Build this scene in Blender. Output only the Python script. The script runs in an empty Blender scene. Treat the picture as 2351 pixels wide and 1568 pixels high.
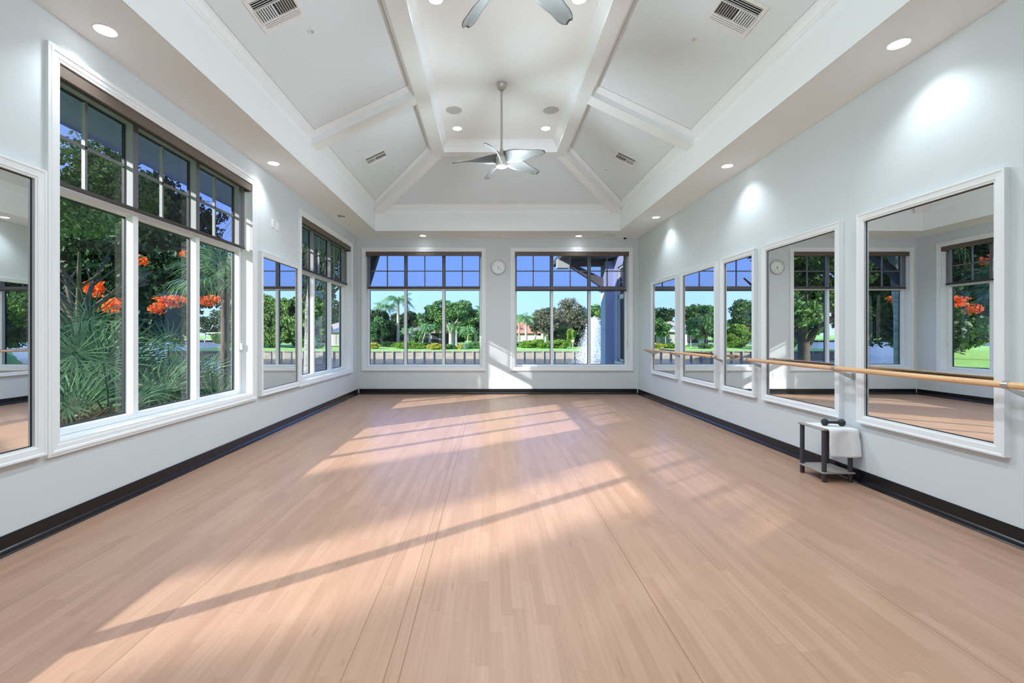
import bpy, math, random
import numpy as np
from mathutils import Vector, Matrix

sc = bpy.context.scene
COL = sc.collection
PI = math.pi

# ------------------------------------------------------------------ camera
EYE = 1.35
cam_d = bpy.data.cameras.new('camera')
cam = bpy.data.objects.new('camera', cam_d)
COL.objects.link(cam)
cam.location = (0, 0, EYE)
cam.rotation_euler = (PI/2, 0, 0)
cam_d.sensor_width = 36.0
cam_d.lens = 16.0
cam_d.shift_x = (1175.5-1123.0)/2351
cam_d.shift_y = -(784.0-768.0)/2351
cam_d.clip_start = 0.05
cam_d.clip_end = 2000
sc.camera = cam

# ------------------------------------------------------------------ view, exposure
sc.view_settings.view_transform = 'Standard'
sc.view_settings.look = 'None'
sc.view_settings.gamma = 1.0
sc.view_settings.use_curve_mapping = False
sc.view_settings.exposure = 0.93
sc.cycles.use_denoising = True
sc.cycles.max_bounces = 12
sc.cycles.diffuse_bounces = 5
sc.cycles.glossy_bounces = 6
sc.cycles.transmission_bounces = 6
sc.cycles.transparent_max_bounces = 40
sc.cycles.caustics_reflective = False
sc.cycles.caustics_refractive = False
sc.cycles.sample_clamp_indirect = 6.0

# ------------------------------------------------------------------ sky
SUN_STRENGTH = 4.9
SPOT_POWER = 33.0
FAN_POWER = 36.0
SUN_TRAVEL = Vector((1.9, 1.406, -1.0)).normalized()
world = bpy.data.worlds.new('world')
sc.world = world
world.use_nodes = True
wn = world.node_tree
wn.nodes.clear()
w_out = wn.nodes.new('ShaderNodeOutputWorld')
w_bg = wn.nodes.new('ShaderNodeBackground')
w_tc = wn.nodes.new('ShaderNodeTexCoord')
w_sep = wn.nodes.new('ShaderNodeSeparateXYZ')
w_ramp = wn.nodes.new('ShaderNodeValToRGB')
w_ramp2 = wn.nodes.new('ShaderNodeValToRGB')
w_mix = wn.nodes.new('ShaderNodeMix'); w_mix.data_type = 'RGBA'
w_dot = wn.nodes.new('ShaderNodeVectorMath'); w_dot.operation = 'DOT_PRODUCT'
w_map = wn.nodes.new('ShaderNodeMapRange')
def ramp(node, stops):
    cr = node.color_ramp
    while len(cr.elements) > 1:
        cr.elements.remove(cr.elements[-1])
    cr.elements[0].position = stops[0][0]; cr.elements[0].color = (*stops[0][1], 1)
    for p, c in stops[1:]:
        e = cr.elements.new(p); e.color = (*c, 1)
# clear northern sky, deep blue; paler on the sun's side
ramp(w_ramp, [(0.0, (.46, .66, .84)), (.05, (.41, .65, 1.02)), (.13, (.36, .67, 1.75)), (.22, (.33, .65, 1.85)), (.45, (.22, .44, 1.05)), (1.0, (.15, .27, .64))])
ramp(w_ramp2, [(0.0, (1.0, 1.05, 1.10)), (.25, (.85, 1.0, 1.25)), (1.0, (.30, .42, .75))])
SUN_H = Vector((-SUN_TRAVEL.x, -SUN_TRAVEL.y, 0)).normalized()
w_dot.inputs[1].default_value = SUN_H
w_map.inputs['From Min'].default_value = -0.2
w_map.inputs['From Max'].default_value = 1.0
L = wn.links.new
L(w_tc.outputs['Generated'], w_sep.inputs[0])
L(w_sep.outputs['Z'], w_ramp.inputs[0]); L(w_sep.outputs['Z'], w_ramp2.inputs[0])
L(w_tc.outputs['Generated'], w_dot.inputs[0]); L(w_dot.outputs['Value'], w_map.inputs['Value'])
L(w_map.outputs[0], w_mix.inputs['Factor'])
L(w_ramp.outputs[0], w_mix.inputs['A']); L(w_ramp2.outputs[0], w_mix.inputs['B'])
L(w_mix.outputs['Result'], w_bg.inputs['Color'])
w_bg.inputs['Strength'].default_value = .80
L(w_bg.outputs[0], w_out.inputs[0])

# ------------------------------------------------------------------ sun
sun_d = bpy.data.lights.new('sun', 'SUN')
sun_d.energy = SUN_STRENGTH
sun_d.angle = math.radians(0.6)
sun_d.color = (1.0, 0.95, 0.87)
sun = bpy.data.objects.new('sun', sun_d)
COL.objects.link(sun)
sun.location = (-30, -20, 25)
sun.rotation_euler = SUN_TRAVEL.to_track_quat('-Z', 'Y').to_euler()

# ------------------------------------------------------------------ helpers
class MB:
    def __init__(s): s.v = []; s.f = []; s.sm = []
    def add(s, vs, fs, smooth=False):
        b = len(s.v); s.v += [tuple(p) for p in vs]
        s.f += [tuple(i+b for i in f) for f in fs]; s.sm += [smooth]*len(fs); return s
    def box(s, x0, x1, y0, y1, z0, z1):
        if x0 > x1: x0, x1 = x1, x0
        if y0 > y1: y0, y1 = y1, y0
        if z0 > z1: z0, z1 = z1, z0
        return s.add([(x0,y0,z0),(x1,y0,z0),(x1,y1,z0),(x0,y1,z0),(x0,y0,z1),(x1,y0,z1),(x1,y1,z1),(x0,y1,z1)],
              [(0,3,2,1),(4,5,6,7),(0,1,5,4),(1,2,6,5),(2,3,7,6),(3,0,4,7)])
    def quad(s, a, b, c, d): return s.add([a,b,c,d], [(0,1,2,3)])
    def tube(s, pts, rad, n=10, cap=True, smooth=True):
        pts = [Vector(p) for p in pts]
        if not hasattr(rad, '__len__'): rad = [rad]*len(pts)
        vs = []; fs = []
        ref = None
        for i, p in enumerate(pts):
            t = (pts[min(i+1, len(pts)-1)] - pts[max(i-1, 0)]).normalized()
            if ref is None:
                ref = Vector((0,0,1)) if abs(t.z) < .9 else Vector((1,0,0))
            a = t.cross(ref).normalized(); b = t.cross(a).normalized()
            ref = a.cross(t)
            for k in range(n):
                an = 2*PI*k/n
                vs.append(p + (a*math.cos(an) + b*math.sin(an))*rad[i])
        for i in range(len(pts)-1):
            for k in range(n):
                k2 = (k+1) % n
                fs.append((i*n+k, i*n+k2, (i+1)*n+k2, (i+1)*n+k))
        s.add(vs, fs, smooth)
        if cap:
            s.add(vs[:n], [tuple(range(n))]); s.add(vs[-n:], [tuple(reversed(range(n)))])
        return s
    def lathe(s, prof, cx, cy, n=32, smooth=True, cz=0):
        vs = []; fs = []
        for r, z in prof:
            for k in range(n):
                a = 2*PI*k/n; vs.append((cx+r*math.cos(a), cy+r*math.sin(a), cz+z))
        for i in range(len(prof)-1):
            for k in range(n):
                k2 = (k+1) % n; fs.append((i*n+k, i*n+k2, (i+1)*n+k2, (i+1)*n+k))
        return s.add(vs, fs, smooth)
    def xf(s, M):
        s.v = [tuple(M @ Vector(p)) for p in s.v]; return s

def wloc(o):
    p = Vector((0,0,0))
    while o is not None:
        p += o.location; o = o.parent
    return p
def mesh_np(name, V, F, mat, loops=4):
    me = bpy.data.meshes.new(name)
    V = np.asarray(V, np.float32); F = np.asarray(F, np.int32)
    me.vertices.add(len(V)); me.vertices.foreach_set('co', V.ravel())
    me.loops.add(F.size); me.loops.foreach_set('vertex_index', F.ravel())
    me.polygons.add(len(F)); me.polygons.foreach_set('loop_start', np.arange(0, F.size, loops, dtype=np.int32))
    me.update(calc_edges=True)
    if mat: me.materials.append(mat)
    return me
def build(name, mb, mat, parent=None, loc=None, bevel=0):
    """one mesh object; verts given in world coordinates"""
    base = wloc(parent) if parent else Vector(loc or (0,0,0))
    me = bpy.data.meshes.new(name)
    me.from_pydata([tuple(Vector(p)-base) for p in mb.v], [], mb.f)
    me.polygons.foreach_set('use_smooth', mb.sm)
    me.update()
    me.materials.append(mat)
    o = bpy.data.objects.new(name, me); COL.objects.link(o)
    if parent: o.parent = parent
    else: o.location = base
    if bevel:
        m = o.modifiers.new('bevel', 'BEVEL'); m.width = bevel; m.segments = 2; m.limit_method = 'ANGLE'
    return o
def link_mesh(name, me, parent=None, loc=(0,0,0), rz=0):
    o = bpy.data.objects.new(name, me); COL.objects.link(o); o.parent = parent
    o.location = loc; o.rotation_euler = (0,0,rz); return o
def tag(o, label, cat, group=None, kind=None):
    o['label'] = label; o['category'] = cat
    if group: o['group'] = group
    if kind: o['kind'] = kind
    return o
def empty(name, loc, label, cat, group=None, kind=None, rz=0):
    o = bpy.data.objects.new(name, None); COL.objects.link(o)
    o.location = loc; o.rotation_euler = (0,0,rz); o.empty_display_size = .1
    return tag(o, label, cat, group, kind)
def copy_tree(o, parent=None):
    c = o.copy(); COL.objects.link(c); c.parent = parent
    for ch in list(o.children): copy_tree(ch, c)
    return c

# ------------------------------------------------------------------ materials
def newmat(name):
    m = bpy.data.materials.new(name); m.use_nodes = True
    return m, m.node_tree, m.node_tree.nodes['Principled BSDF']
def paint(name, col, rough=.6, metal=0, spec=.5, bump=0, bscale=200, coat=0):
    m, nt, b = newmat(name)
    b.inputs['Base Color'].default_value = (*col, 1); b.inputs['Roughness'].default_value = rough
    b.inputs['Metallic'].default_value = metal; b.inputs['Specular IOR Level'].default_value = spec
    if coat: b.inputs['Coat Weight'].default_value = coat; b.inputs['Coat Roughness'].default_value = .1
    if bump:
        tc = nt.nodes.new('ShaderNodeTexCoord'); n = nt.nodes.new('ShaderNodeTexNoise'); bp = nt.nodes.new('ShaderNodeBump')
        n.inputs['Scale'].default_value = bscale; bp.inputs['Strength'].default_value = bump; bp.inputs['Distance'].default_value = .002
        nt.links.new(tc.outputs['Object'], n.inputs['Vector']); nt.links.new(n.outputs[0], bp.inputs['Height']); nt.links.new(bp.outputs[0], b.inputs['Normal'])
    return m
def island_mat(name, c1, c2, rough=.55, transl=.25, spec=.3):
    """colour differs leaf by leaf"""
    m, nt, b = newmat(name)
    g = nt.nodes.new('ShaderNodeNewGeometry'); r = nt.nodes.new('ShaderNodeMix'); r.data_type = 'RGBA'
    r.inputs['A'].default_value = (*c1, 1); r.inputs['B'].default_value = (*c2, 1)
    nt.links.new(g.outputs['Random Per Island'], r.inputs['Factor']); nt.links.new(r.outputs['Result'], b.inputs['Base Color'])
    b.inputs['Roughness'].default_value = rough; b.inputs['Specular IOR Level'].default_value = spec
    if transl:
        t = nt.nodes.new('ShaderNodeBsdfTranslucent'); mx = nt.nodes.new('ShaderNodeMixShader'); mx.inputs[0].default_value = transl
        nt.links.new(r.outputs['Result'], t.inputs[0])
        out = nt.nodes['Material Output']
        nt.links.new(b.outputs[0], mx.inputs[1]); nt.links.new(t.outputs[0], mx.inputs[2]); nt.links.new(mx.outputs[0], out.inputs[0])
    return m
def noise_mat(name, c1, c2, scale, rough=.7, stretch=(1,1,1), detail=4, bump=0):
    m, nt, b = newmat(name)
    tc = nt.nodes.new('ShaderNodeTexCoord'); mp = nt.nodes.new('ShaderNodeMapping'); n = nt.nodes.new('ShaderNodeTexNoise')
    mp.inputs['Scale'].default_value = stretch; n.inputs['Scale'].default_value = scale; n.inputs['Detail'].default_value = detail
    r = nt.nodes.new('ShaderNodeMix'); r.data_type = 'RGBA'; r.inputs['A'].default_value = (*c1,1); r.inputs['B'].default_value = (*c2,1)
    mr = nt.nodes.new('ShaderNodeMapRange'); mr.inputs['From Min'].default_value = .3; mr.inputs['From Max'].default_value = .7
    k = nt.links.new
    k(tc.outputs['Object'], mp.inputs[0]); k(mp.outputs[0], n.inputs['Vector']); k(n.outputs[0], mr.inputs[0]); k(mr.outputs[0], r.inputs['Factor'])
    k(r.outputs['Result'], b.inputs['Base Color']); b.inputs['Roughness'].default_value = rough
    if bump:
        bp = nt.nodes.new('ShaderNodeBump'); bp.inputs['Strength'].default_value = bump; k(n.outputs[0], bp.inputs['Height']); k(bp.outputs[0], b.inputs['Normal'])
    return m
def emit(name, col, s):
    m = bpy.data.materials.new(name); m.use_nodes = True; nt = m.node_tree; nt.nodes.clear()
    e = nt.nodes.new('ShaderNodeEmission'); o = nt.nodes.new('ShaderNodeOutputMaterial')
    e.inputs[0].default_value = (*col,1); e.inputs[1].default_value = s; nt.links.new(e.outputs[0], o.inputs[0]); return m

M = {}
M['wall'] = paint('wall_paint', (.64,.69,.715), .75, bump=.15)
M['soffit'] = paint('ceiling_paint_lightened', (.93,.955,.965), .8)  # same paint as the fascia, made lighter against its weak bounce light
M['fascia'] = paint('ceiling_paint_toned_down', (.85,.88,.885), .8)  # copy of the soffit paint, toned down where more light falls
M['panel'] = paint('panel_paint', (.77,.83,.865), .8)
M['trim'] = paint('trim_paint', (.87,.90,.915), .45)
M['casing'] = paint('casing_paint', (.80,.83,.85), .35)
M['black_base'] = paint('black_baseboard', (.007,.008,.011), .22, bump=.1, bscale=30)
M['bronze'] = paint('bronze_metal', (.115,.085,.065), .45)
M['rail'] = paint('dark_rail', (.03,.022,.02), .5)
M['black'] = paint('black_rubber', (.02,.02,.022), .5)
M['gasket'] = paint('gasket', (.015,.02,.03), .4)
M['white_pl'] = paint('white_plastic', (.82,.83,.83), .35)
M['grille'] = paint('grille_grey', (.55,.55,.54), .6)
M['steel'] = paint('brushed_steel', (.55,.55,.55), .35, metal=1)
M['nickel'] = paint('satin_nickel', (.50,.49,.45), .38, metal=.7)
M['blade'] = paint('fan_blade', (.17,.175,.17), .6, spec=.25)
M['bwood'] = noise_mat('barre_wood', (.72,.42,.20), (.80,.50,.27), 3, .35, (12,1,12))
M['ext'] = paint('outside_render', (.44,.49,.80), .85, bump=.4, bscale=60)
M['timber'] = paint('bracket_timber', (.16,.15,.18), .8)
M['tower'] = paint('exterior_white', (.75,.76,.78), .7)
M['lamp'] = emit('lamp_disc', (1,.99,.96), 6.0)
M['mgrey'] = paint('leg_plastic', (.045,.045,.055), .3)

def mirror_mat():
    m, nt, b = newmat('mirror'); b.inputs['Base Color'].default_value = (.88,.90,.90,1)
    b.inputs['Metallic'].default_value = 1; b.inputs['Roughness'].default_value = 0; return m
M['mirror'] = mirror_mat()
def glass_mat():
    m = bpy.data.materials.new('window_glass'); m.use_nodes = True; nt = m.node_tree; nt.nodes.clear()
    o = nt.nodes.new('ShaderNodeOutputMaterial'); mx = nt.nodes.new('ShaderNodeMixShader')
    t = nt.nodes.new('ShaderNodeBsdfTransparent'); g = nt.nodes.new('ShaderNodeBsdfGlossy'); fr = nt.nodes.new('ShaderNodeFresnel')
    fr.inputs[0].default_value = 1.45; g.inputs['Roughness'].default_value = 0; t.inputs[0].default_value = (.93,.97,.97,1)
    k = nt.links.new
    k(fr.outputs[0], mx.inputs[0]); k(t.outputs[0], mx.inputs[1]); k(g.outputs[0], mx.inputs[2]); k(mx.outputs[0], o.inputs[0]); return m
M['glass'] = glass_mat()
def screen_mat():
    m = bpy.data.materials.new('shade_fabric'); m.use_nodes = True; nt = m.node_tree; nt.nodes.clear()
    o = nt.nodes.new('ShaderNodeOutputMaterial'); mx = nt.nodes.new('ShaderNodeMixShader')
    t = nt.nodes.new('ShaderNodeBsdfTransparent'); d = nt.nodes.new('ShaderNodeBsdfDiffuse')
    t.inputs[0].default_value = (.95,.95,1,1); d.inputs[0].default_value = (.022,.019,.019,1)
    mx.inputs[0].default_value = .57
    k = nt.links.new
    k(t.outputs[0], mx.inputs[1]); k(d.outputs[0], mx.inputs[2]); k(mx.outputs[0], o.inputs[0]); return m
M['screen'] = screen_mat()

def floor_mat():
    m, nt, b = newmat('maple_floor')
    N = nt.nodes.new; k = nt.links.new
    tc = N('ShaderNodeTexCoord'); sp = N('ShaderNodeSeparateXYZ'); k(tc.outputs['Object'], sp.inputs[0])
    def math_(op, a, b_=None, c=None):
        n = N('ShaderNodeMath'); n.operation = op
        for i, x in enumerate((a, b_, c)):
            if x is None: continue
            if isinstance(x, (int, float)): n.inputs[i].default_value = x
            else: k(x, n.inputs[i])
        return n.outputs[0]
    W = .057
    X = sp.outputs['X']; Y = sp.outputs['Y']
    xr = math_('DIVIDE', X, W); row = math_('FLOOR', xr); fx = math_('FRACT', xr)
    wn1 = N('ShaderNodeTexWhiteNoise'); wn1.noise_dimensions = '1D'; k(row, wn1.inputs['W'])
    ln = math_('MULTIPLY_ADD', wn1.outputs['Value'], .5, .55)
    yy = math_('ADD', math_('DIVIDE', Y, ln), math_('MULTIPLY', wn1.outputs['Value'], 37.0))
    pid = math_('FLOOR', yy); fy = math_('FRACT', yy)
    cb = N('ShaderNodeCombineXYZ'); k(row, cb.inputs[0]); k(pid, cb.inputs[1])
    wn2 = N('ShaderNodeTexWhiteNoise'); wn2.noise_dimensions = '2D'; k(cb.outputs[0], wn2.inputs['Vector'])
    # grain
    mp = N('ShaderNodeMapping'); mp.inputs['Scale'].default_value = (60, 2.2, 1); k(tc.outputs['Object'], mp.inputs[0])
    ad = N('ShaderNodeVectorMath'); ad.operation = 'ADD'; k(mp.outputs[0], ad.inputs[0])
    sc3 = N('ShaderNodeVectorMath'); sc3.operation = 'SCALE'; sc3.inputs['Scale'].default_value = 40; k(wn2.outputs['Color'], sc3.inputs[0]); k(sc3.outputs[0], ad.inputs[1])
    gr = N('ShaderNodeTexNoise'); gr.inputs['Scale'].default_value = 1.0; gr.inputs['Detail'].default_value = 5; k(ad.outputs[0], gr.inputs['Vector'])
    blotch = N('ShaderNodeTexNoise'); blotch.inputs['Scale'].default_value = 2.2; blotch.inputs['Detail'].default_value = 3
    mp2 = N('ShaderNodeMapping'); mp2.inputs['Scale'].default_value = (2, .6, 1); k(tc.outputs['Object'], mp2.inputs[0]); k(mp2.outputs[0], blotch.inputs['Vector'])
    tone = math_('ADD', math_('MULTIPLY', wn2.outputs['Value'], .30), math_('ADD', math_('MULTIPLY', gr.outputs[0], .60), math_('MULTIPLY', blotch.outputs[0], .40)))
    rp = N('ShaderNodeValToRGB'); ramp(rp, [(.25, (.325,.190,.130)), (.60, (.385,.233,.163)), (.95, (.44,.275,.197))]); k(tone, rp.inputs[0])
    # knots and mineral streaks
    mp3 = N('ShaderNodeMapping'); mp3.inputs['Scale'].default_value = (22, 3.5, 1); k(tc.outputs['Object'], mp3.inputs[0])
    kn = N('ShaderNodeTexNoise'); kn.inputs['Scale'].default_value = 1.0; kn.inputs['Detail'].default_value = 2; k(mp3.outputs[0], kn.inputs['Vector'])
    knm = N('ShaderNodeMapRange'); knm.inputs['From Min'].default_value = .70; knm.inputs['From Max'].default_value = .76; k(kn.outputs[0], knm.inputs[0])
    mxk = N('ShaderNodeMix'); mxk.data_type = 'RGBA'; k(math_('MULTIPLY', knm.outputs[0], .65), mxk.inputs['Factor']); k(rp.outputs[0], mxk.inputs['A']); mxk.inputs['B'].default_value = (.26,.17,.11,1)
    # seams
    edge = math_('MINIMUM', fx, math_('SUBTRACT', 1.0, fx))
    s1 = math_('LESS_THAN', edge, .014)
    e2 = math_('MULTIPLY', math_('MINIMUM', fy, math_('SUBTRACT', 1.0, fy)), ln)
    s2 = math_('LESS_THAN', e2, .0012)
    seam = math_('MULTIPLY', math_('MAXIMUM', s1, s2), .22)
    for xi, wd in ((-1.539,.0022), (-.5785,.0022), (-.4115,.0026), (-.353,.0030), (.829,.0026), (2.03,.0028), (-2.39,.002), (1.32,.0014)):
        g = math_('LESS_THAN', math_('ABSOLUTE', math_('SUBTRACT', X, xi)), wd)
        seam = math_('MAXIMUM', seam, math_('MULTIPLY', g, .62))
    mxs = N('ShaderNodeMix'); mxs.data_type = 'RGBA'; k(seam, mxs.inputs['Factor']); k(mxk.outputs['Result'], mxs.inputs['A']); mxs.inputs['B'].default_value = (.16,.105,.05,1)
    k(mxs.outputs['Result'], b.inputs['Base Color'])
    rr = math_('MULTIPLY_ADD', gr.outputs[0], .12, .27); k(rr, b.inputs['Roughness'])
    b.inputs['Specular IOR Level'].default_value = .13
    bp = N('ShaderNodeBump'); bp.inputs['Strength'].default_value = .06; bp.inputs['Distance'].default_value = .01
    wv = N('ShaderNodeTexNoise'); wv.inputs['Scale'].default_value = 1.0
    mp4 = N('ShaderNodeMapping'); mp4.inputs['Scale'].default_value = (16, 1.5, 1); k(tc.outputs['Object'], mp4.inputs[0]); k(mp4.outputs[0], wv.inputs['Vector'])
    k(wv.outputs[0], bp.inputs['Height']); k(bp.outputs[0], b.inputs['Normal'])
    return m
M['floor'] = floor_mat()

# ------------------------------------------------------------------ room numbers
XL, XR, YB, YF = -2.966, 3.371, 10.298, -4.5
T = .25
ZC = 3.528
Z0, Z1 = .615, 3.223            # window openings
WIN_L = [(3.13, 5.68), (7.18, 9.75)]
WIN_BEHIND = (-.73, 1.85)
WIN_B = [(-2.794, -.170), (.577, 3.163)]

def struct(name, mb, mat, label, cat, **k):
    o = build(name, mb, mat, **k); return tag(o, label, cat, kind='structure')

f = MB().box(XL-T, XR+T, YF-T, YB+T, -.12, 0)
struct('floor', f, M['floor'], 'pale pink-brown maple strip floor running to the far wall', 'floor')

def wall_with_holes(mk, u0, u1, holes, top):
    mb = MB(); cur = u0
    for a, b in holes:
        mk(mb, cur, a, 0, top); mk(mb, a, b, 0, Z0); mk(mb, a, b, Z1, top); cur = b
    mk(mb, cur, u1, 0, top); return mb
TOP = 3.62
wl = wall_with_holes(lambda mb,a,b,z0,z1: mb.box(XL-T+.03, XL, a, b, z0, z1), YF, YB, [WIN_BEHIND]+WIN_L, TOP)
struct('wall_left', wl, M['wall'], 'pale grey left wall with two big windows and two mirrors', 'wall')
wb = wall_with_holes(lambda mb,a,b,z0,z1: mb.box(a, b, YB, YB+T-.03, z0, z1), XL, XR, WIN_B, TOP)
struct('wall_back', wb, M['wall'], 'pale grey far wall with two windows and the clock', 'wall')
struct('wall_right', MB().box(XR, XR+T-.03, YF, YB, 0, TOP), M['wall'], 'pale grey right wall carrying the barres and five mirrors', 'wall')
struct('wall_front', MB().box(XL, XR, YF-T+.03, YF, 0, TOP), M['wall'], 'pale grey wall behind the camera', 'wall')
# outside render of the same walls (own skin, 3 cm)
wl2 = wall_with_holes(lambda mb,a,b,z0,z1: mb.box(XL-T, XL-T+.03, a, b, z0-.9*(z0 == 0), z1), YF-T, YB+T, [WIN_BEHIND]+WIN_L, TOP)
wb2 = wall_with_holes(lambda mb,a,b,z0,z1: mb.box(a, b, YB+T-.03, YB+T, z0-.9*(z0 == 0), z1), XL-T+.03, XR+T-.03, WIN_B, TOP)
wl2.box(XR+T-.03, XR+T, YF-T, YB+T, -.9, TOP); wl2.box(XL-T+.03, XR+T-.03, YF-T, YF-T+.03, -.9, TOP)
wl2.add(wb2.v, wb2.f)
struct('wall_outside', wl2, M['ext'], 'blue-grey rendered outside face of the room walls', 'wall')

# baseboards (cove profile)
def baseboard(name, pts, nrm, label):
    prof = [(0, .122), (.006, .122), (.008, .115), (.008, .040), (.014, .032), (.018, .024), (.020, .010), (.030, .002), (.030, 0), (0, 0)]
    (x0, y0), (x1, y1) = pts; nx, ny = nrm
    vs = [(x0+nx*d, y0+ny*d, z+.0005) for d, z in prof] + [(x1+nx*d, y1+ny*d, z+.0005) for d, z in prof]
    n = len(prof); fs = [(i, i+1, n+i+1, n+i) for i in range(n-1)] + [tuple(range(n)), tuple(range(2*n-1, n-1, -1))]
    struct(name, MB().add(vs, fs), M['black_base'], label, 'baseboard')
baseboard('baseboard_left', ((XL, YF), (XL, YB)), (1, 0), 'glossy black baseboard along the left wall')
baseboard('baseboard_right', ((XR, YF), (XR, YB)), (-1, 0), 'glossy black baseboard along the right wall behind the side table')
baseboard('baseboard_back', ((XL+.03, YB), (XR-.03, YB)), (0, -1), 'glossy black baseboard under the far windows')
baseboard('baseboard_front', ((XL+.03, YF), (XR-.03, YF)), (0, 1), 'glossy black baseboard on the wall behind the camera')

# ------------------------------------------------------------------ ceiling
OX0, OX1, OY0, OY1 = -2.39, 2.745, -3.76, 9.563     # tray opening
RX0, RX1, RY0, RY1 = -1.0, 1.365, -2.38, 8.18       # ring beam outer edge
IX0, IX1, IY0, IY1 = -.795, 1.19, -2.17, 7.985      # ring beam inner edge
ZF, ZR, ZT = 3.894, 4.550, 4.735
cl = MB()
E = .2
e_ = .004
for a in ((XL-E, OX0-e_, YF-E, YB+E), (OX1+e_, XR+E, YF-E, YB+E), (OX0-e_, OX1+e_, YF-E, OY0-e_), (OX0-e_, OX1+e_, OY1+e_, YB+E)):
    cl.box(*a, ZC, ZC+.05)
def loop(x0, x1, y0, y1, z): return [(x0,y0,z),(x1,y0,z),(x1,y1,z),(x0,y1,z)]
def strip(mb, A, B):
    n = len(A)
    mb.add(list(A)+list(B), [(i, (i+1) % n, n+(i+1) % n, n+i) for i in range(n)])
fas = MB(); strip(fas, loop(OX0,OX1,OY0,OY1,ZC), loop(OX0,OX1,OY0,OY1,ZF))
struct('trim_24', fas, M['fascia'], 'white upright band around the tray ceiling', 'band')
struct('ceiling', cl, M['soffit'], 'white perimeter soffit around the tray ceiling holding the downlights', 'ceiling')
flat = MB().box(IX0-.02, IX1+.02, IY0-.02, IY1+.02, ZT, ZT+.05)
struct('ceiling_top', flat, M['soffit'], 'flat white top of the vaulted tray ceiling above the fans', 'ceiling')

def zslope(side, x, y):
    h = ZR-ZF
    if side == 'L': return ZF + h*(x-OX0)/(RX0-OX0)
    if side == 'R': return ZF + h*(OX1-x)/(OX1-RX1)
    if side == 'B': return ZF + h*(OY1-y)/(OY1-RY1)
    return ZF + h*(y-OY0)/(RY0-OY0)
def offs(poly, d):
    n = len(poly); out = []
    ar = sum(poly[i][0]*poly[(i+1) % n][1]-poly[(i+1) % n][0]*poly[i][1] for i in range(n))
    s = 1 if ar > 0 else -1
    lines = []
    for i in range(n):
        a = Vector(poly[i]); b = Vector(poly[(i+1) % n]); t = (b-a).normalized(); nn = Vector((-t.y, t.x))*s
        lines.append((a+nn*d, t))
    for i in range(n):
        p, t = lines[i-1]; q, u = lines[i]
        den = t.x*u.y-t.y*u.x
        w = ((q.x-p.x)*u.y-(q.y-p.y)*u.x)/den
        out.append((p.x+t.x*w, p.y+t.y*w))
    return out
PROF = [(0,0),(0,.078),(.011,.081),(.014,.090),(.028,.100),(.046,.121),(.060,.133),(.070,.137),(.071,.143),(.071,.178)]
HB = .115; CB = [(6.106, 6.320), (2.765, 2.975), (-.48, -.27)]
trim_n = [0]
def coffer(side, poly, label):
    trim_n[0] += 1
    mb = MB(); prev = None
    for d, dz in PROF:
        pl = offs(poly, d) if d else poly
        cur = [(x, y, zslope(side, x, y)+dz) for x, y in pl]
        if prev: strip(mb, prev, cur)
        prev = cur
    o = struct('trim_%d' % trim_n[0], mb, M['trim'], 'white crown moulding around '+label, 'moulding')
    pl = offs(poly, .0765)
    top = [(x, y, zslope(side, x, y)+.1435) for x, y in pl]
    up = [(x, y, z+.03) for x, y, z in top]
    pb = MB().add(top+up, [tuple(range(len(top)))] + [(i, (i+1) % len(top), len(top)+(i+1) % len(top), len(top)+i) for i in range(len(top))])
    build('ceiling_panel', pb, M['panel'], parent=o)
s2 = HB*math.sqrt(2)
def hipx(y, far):   # hip line x on the left for a y near the far/near end
    return OX0 + (OY1-y)*(RX0-OX0)/(OY1-RY1) if far else OX0 + (y-OY0)*(RX0-OX0)/(RY0-OY0)
beams = MB()
ys = [OY0] + [v for c in reversed(CB) for v in c] + [OY1]
for side in 'LR':
    xo, xr = (OX0, RX0) if side == 'L' else (OX1, RX1)
    nm = 'left' if side == 'L' else 'right'
    P = lambda x, y: (x, y, zslope(side, x, y))
    for a, b in CB:
        beams.quad(P(xo,a), P(xr,a), P(xr,b), P(xo,b))
    # far bay touching the hip
    coffer(side, [(xo, CB[0][1]), (xr, CB[0][1]), (xr, RY1-s2), (xo, OY1-s2)], 'the far %s sloping ceiling panel beside the fan' % nm)
    coffer(side, [(xo, CB[1][1]), (xr, CB[1][1]), (xr, CB[0][0]), (xo, CB[0][0])], 'the near %s sloping ceiling panel with the big vent' % nm)
    coffer(side, [(xo, CB[2][1]), (xr, CB[2][1]), (xr, CB[1][0]), (xo, CB[1][0])], 'the %s sloping ceiling panel above the camera' % nm)
    coffer(side, [(xo, OY0+s2), (xr, RY0+s2), (xr, CB[2][0]), (xo, CB[2][0])], 'the %s sloping ceiling panel behind the camera' % nm)
    beams.quad(P(xo, OY1-s2), P(xr, RY1-s2), P(xr, RY1), P(xo, OY1))
    beams.quad(P(xo, OY0+s2), P(xr, RY0+s2), P(xr, RY0), P(xo, OY0))
PBk = lambda x, y: (x, y, zslope('B', x, y)); PFr = lambda x, y: (x, y, zslope('F', x, y))
coffer('B', [(OX0+s2, OY1), (RX0+s2, RY1), (RX1-s2, RY1), (OX1-s2, OY1)], 'the far end sloping ceiling panel behind the fan')
coffer('F', [(OX0+s2, OY0), (RX0+s2, RY0), (RX1-s2, RY0), (OX1-s2, OY0)], 'the end sloping ceiling panel behind the camera')
beams.quad(PBk(OX0,OY1), PBk(RX0,RY1), PBk(RX0+s2,RY1), PBk(OX0+s2,OY1))
beams.quad(PBk(OX1,OY1), PBk(RX1,RY1), PBk(RX1-s2,RY1), PBk(OX1-s2,OY1))
beams.quad(PFr(OX0,OY0), PFr(RX0,RY0), PFr(RX0+s2,RY0), PFr(OX0+s2,OY0))
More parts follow.
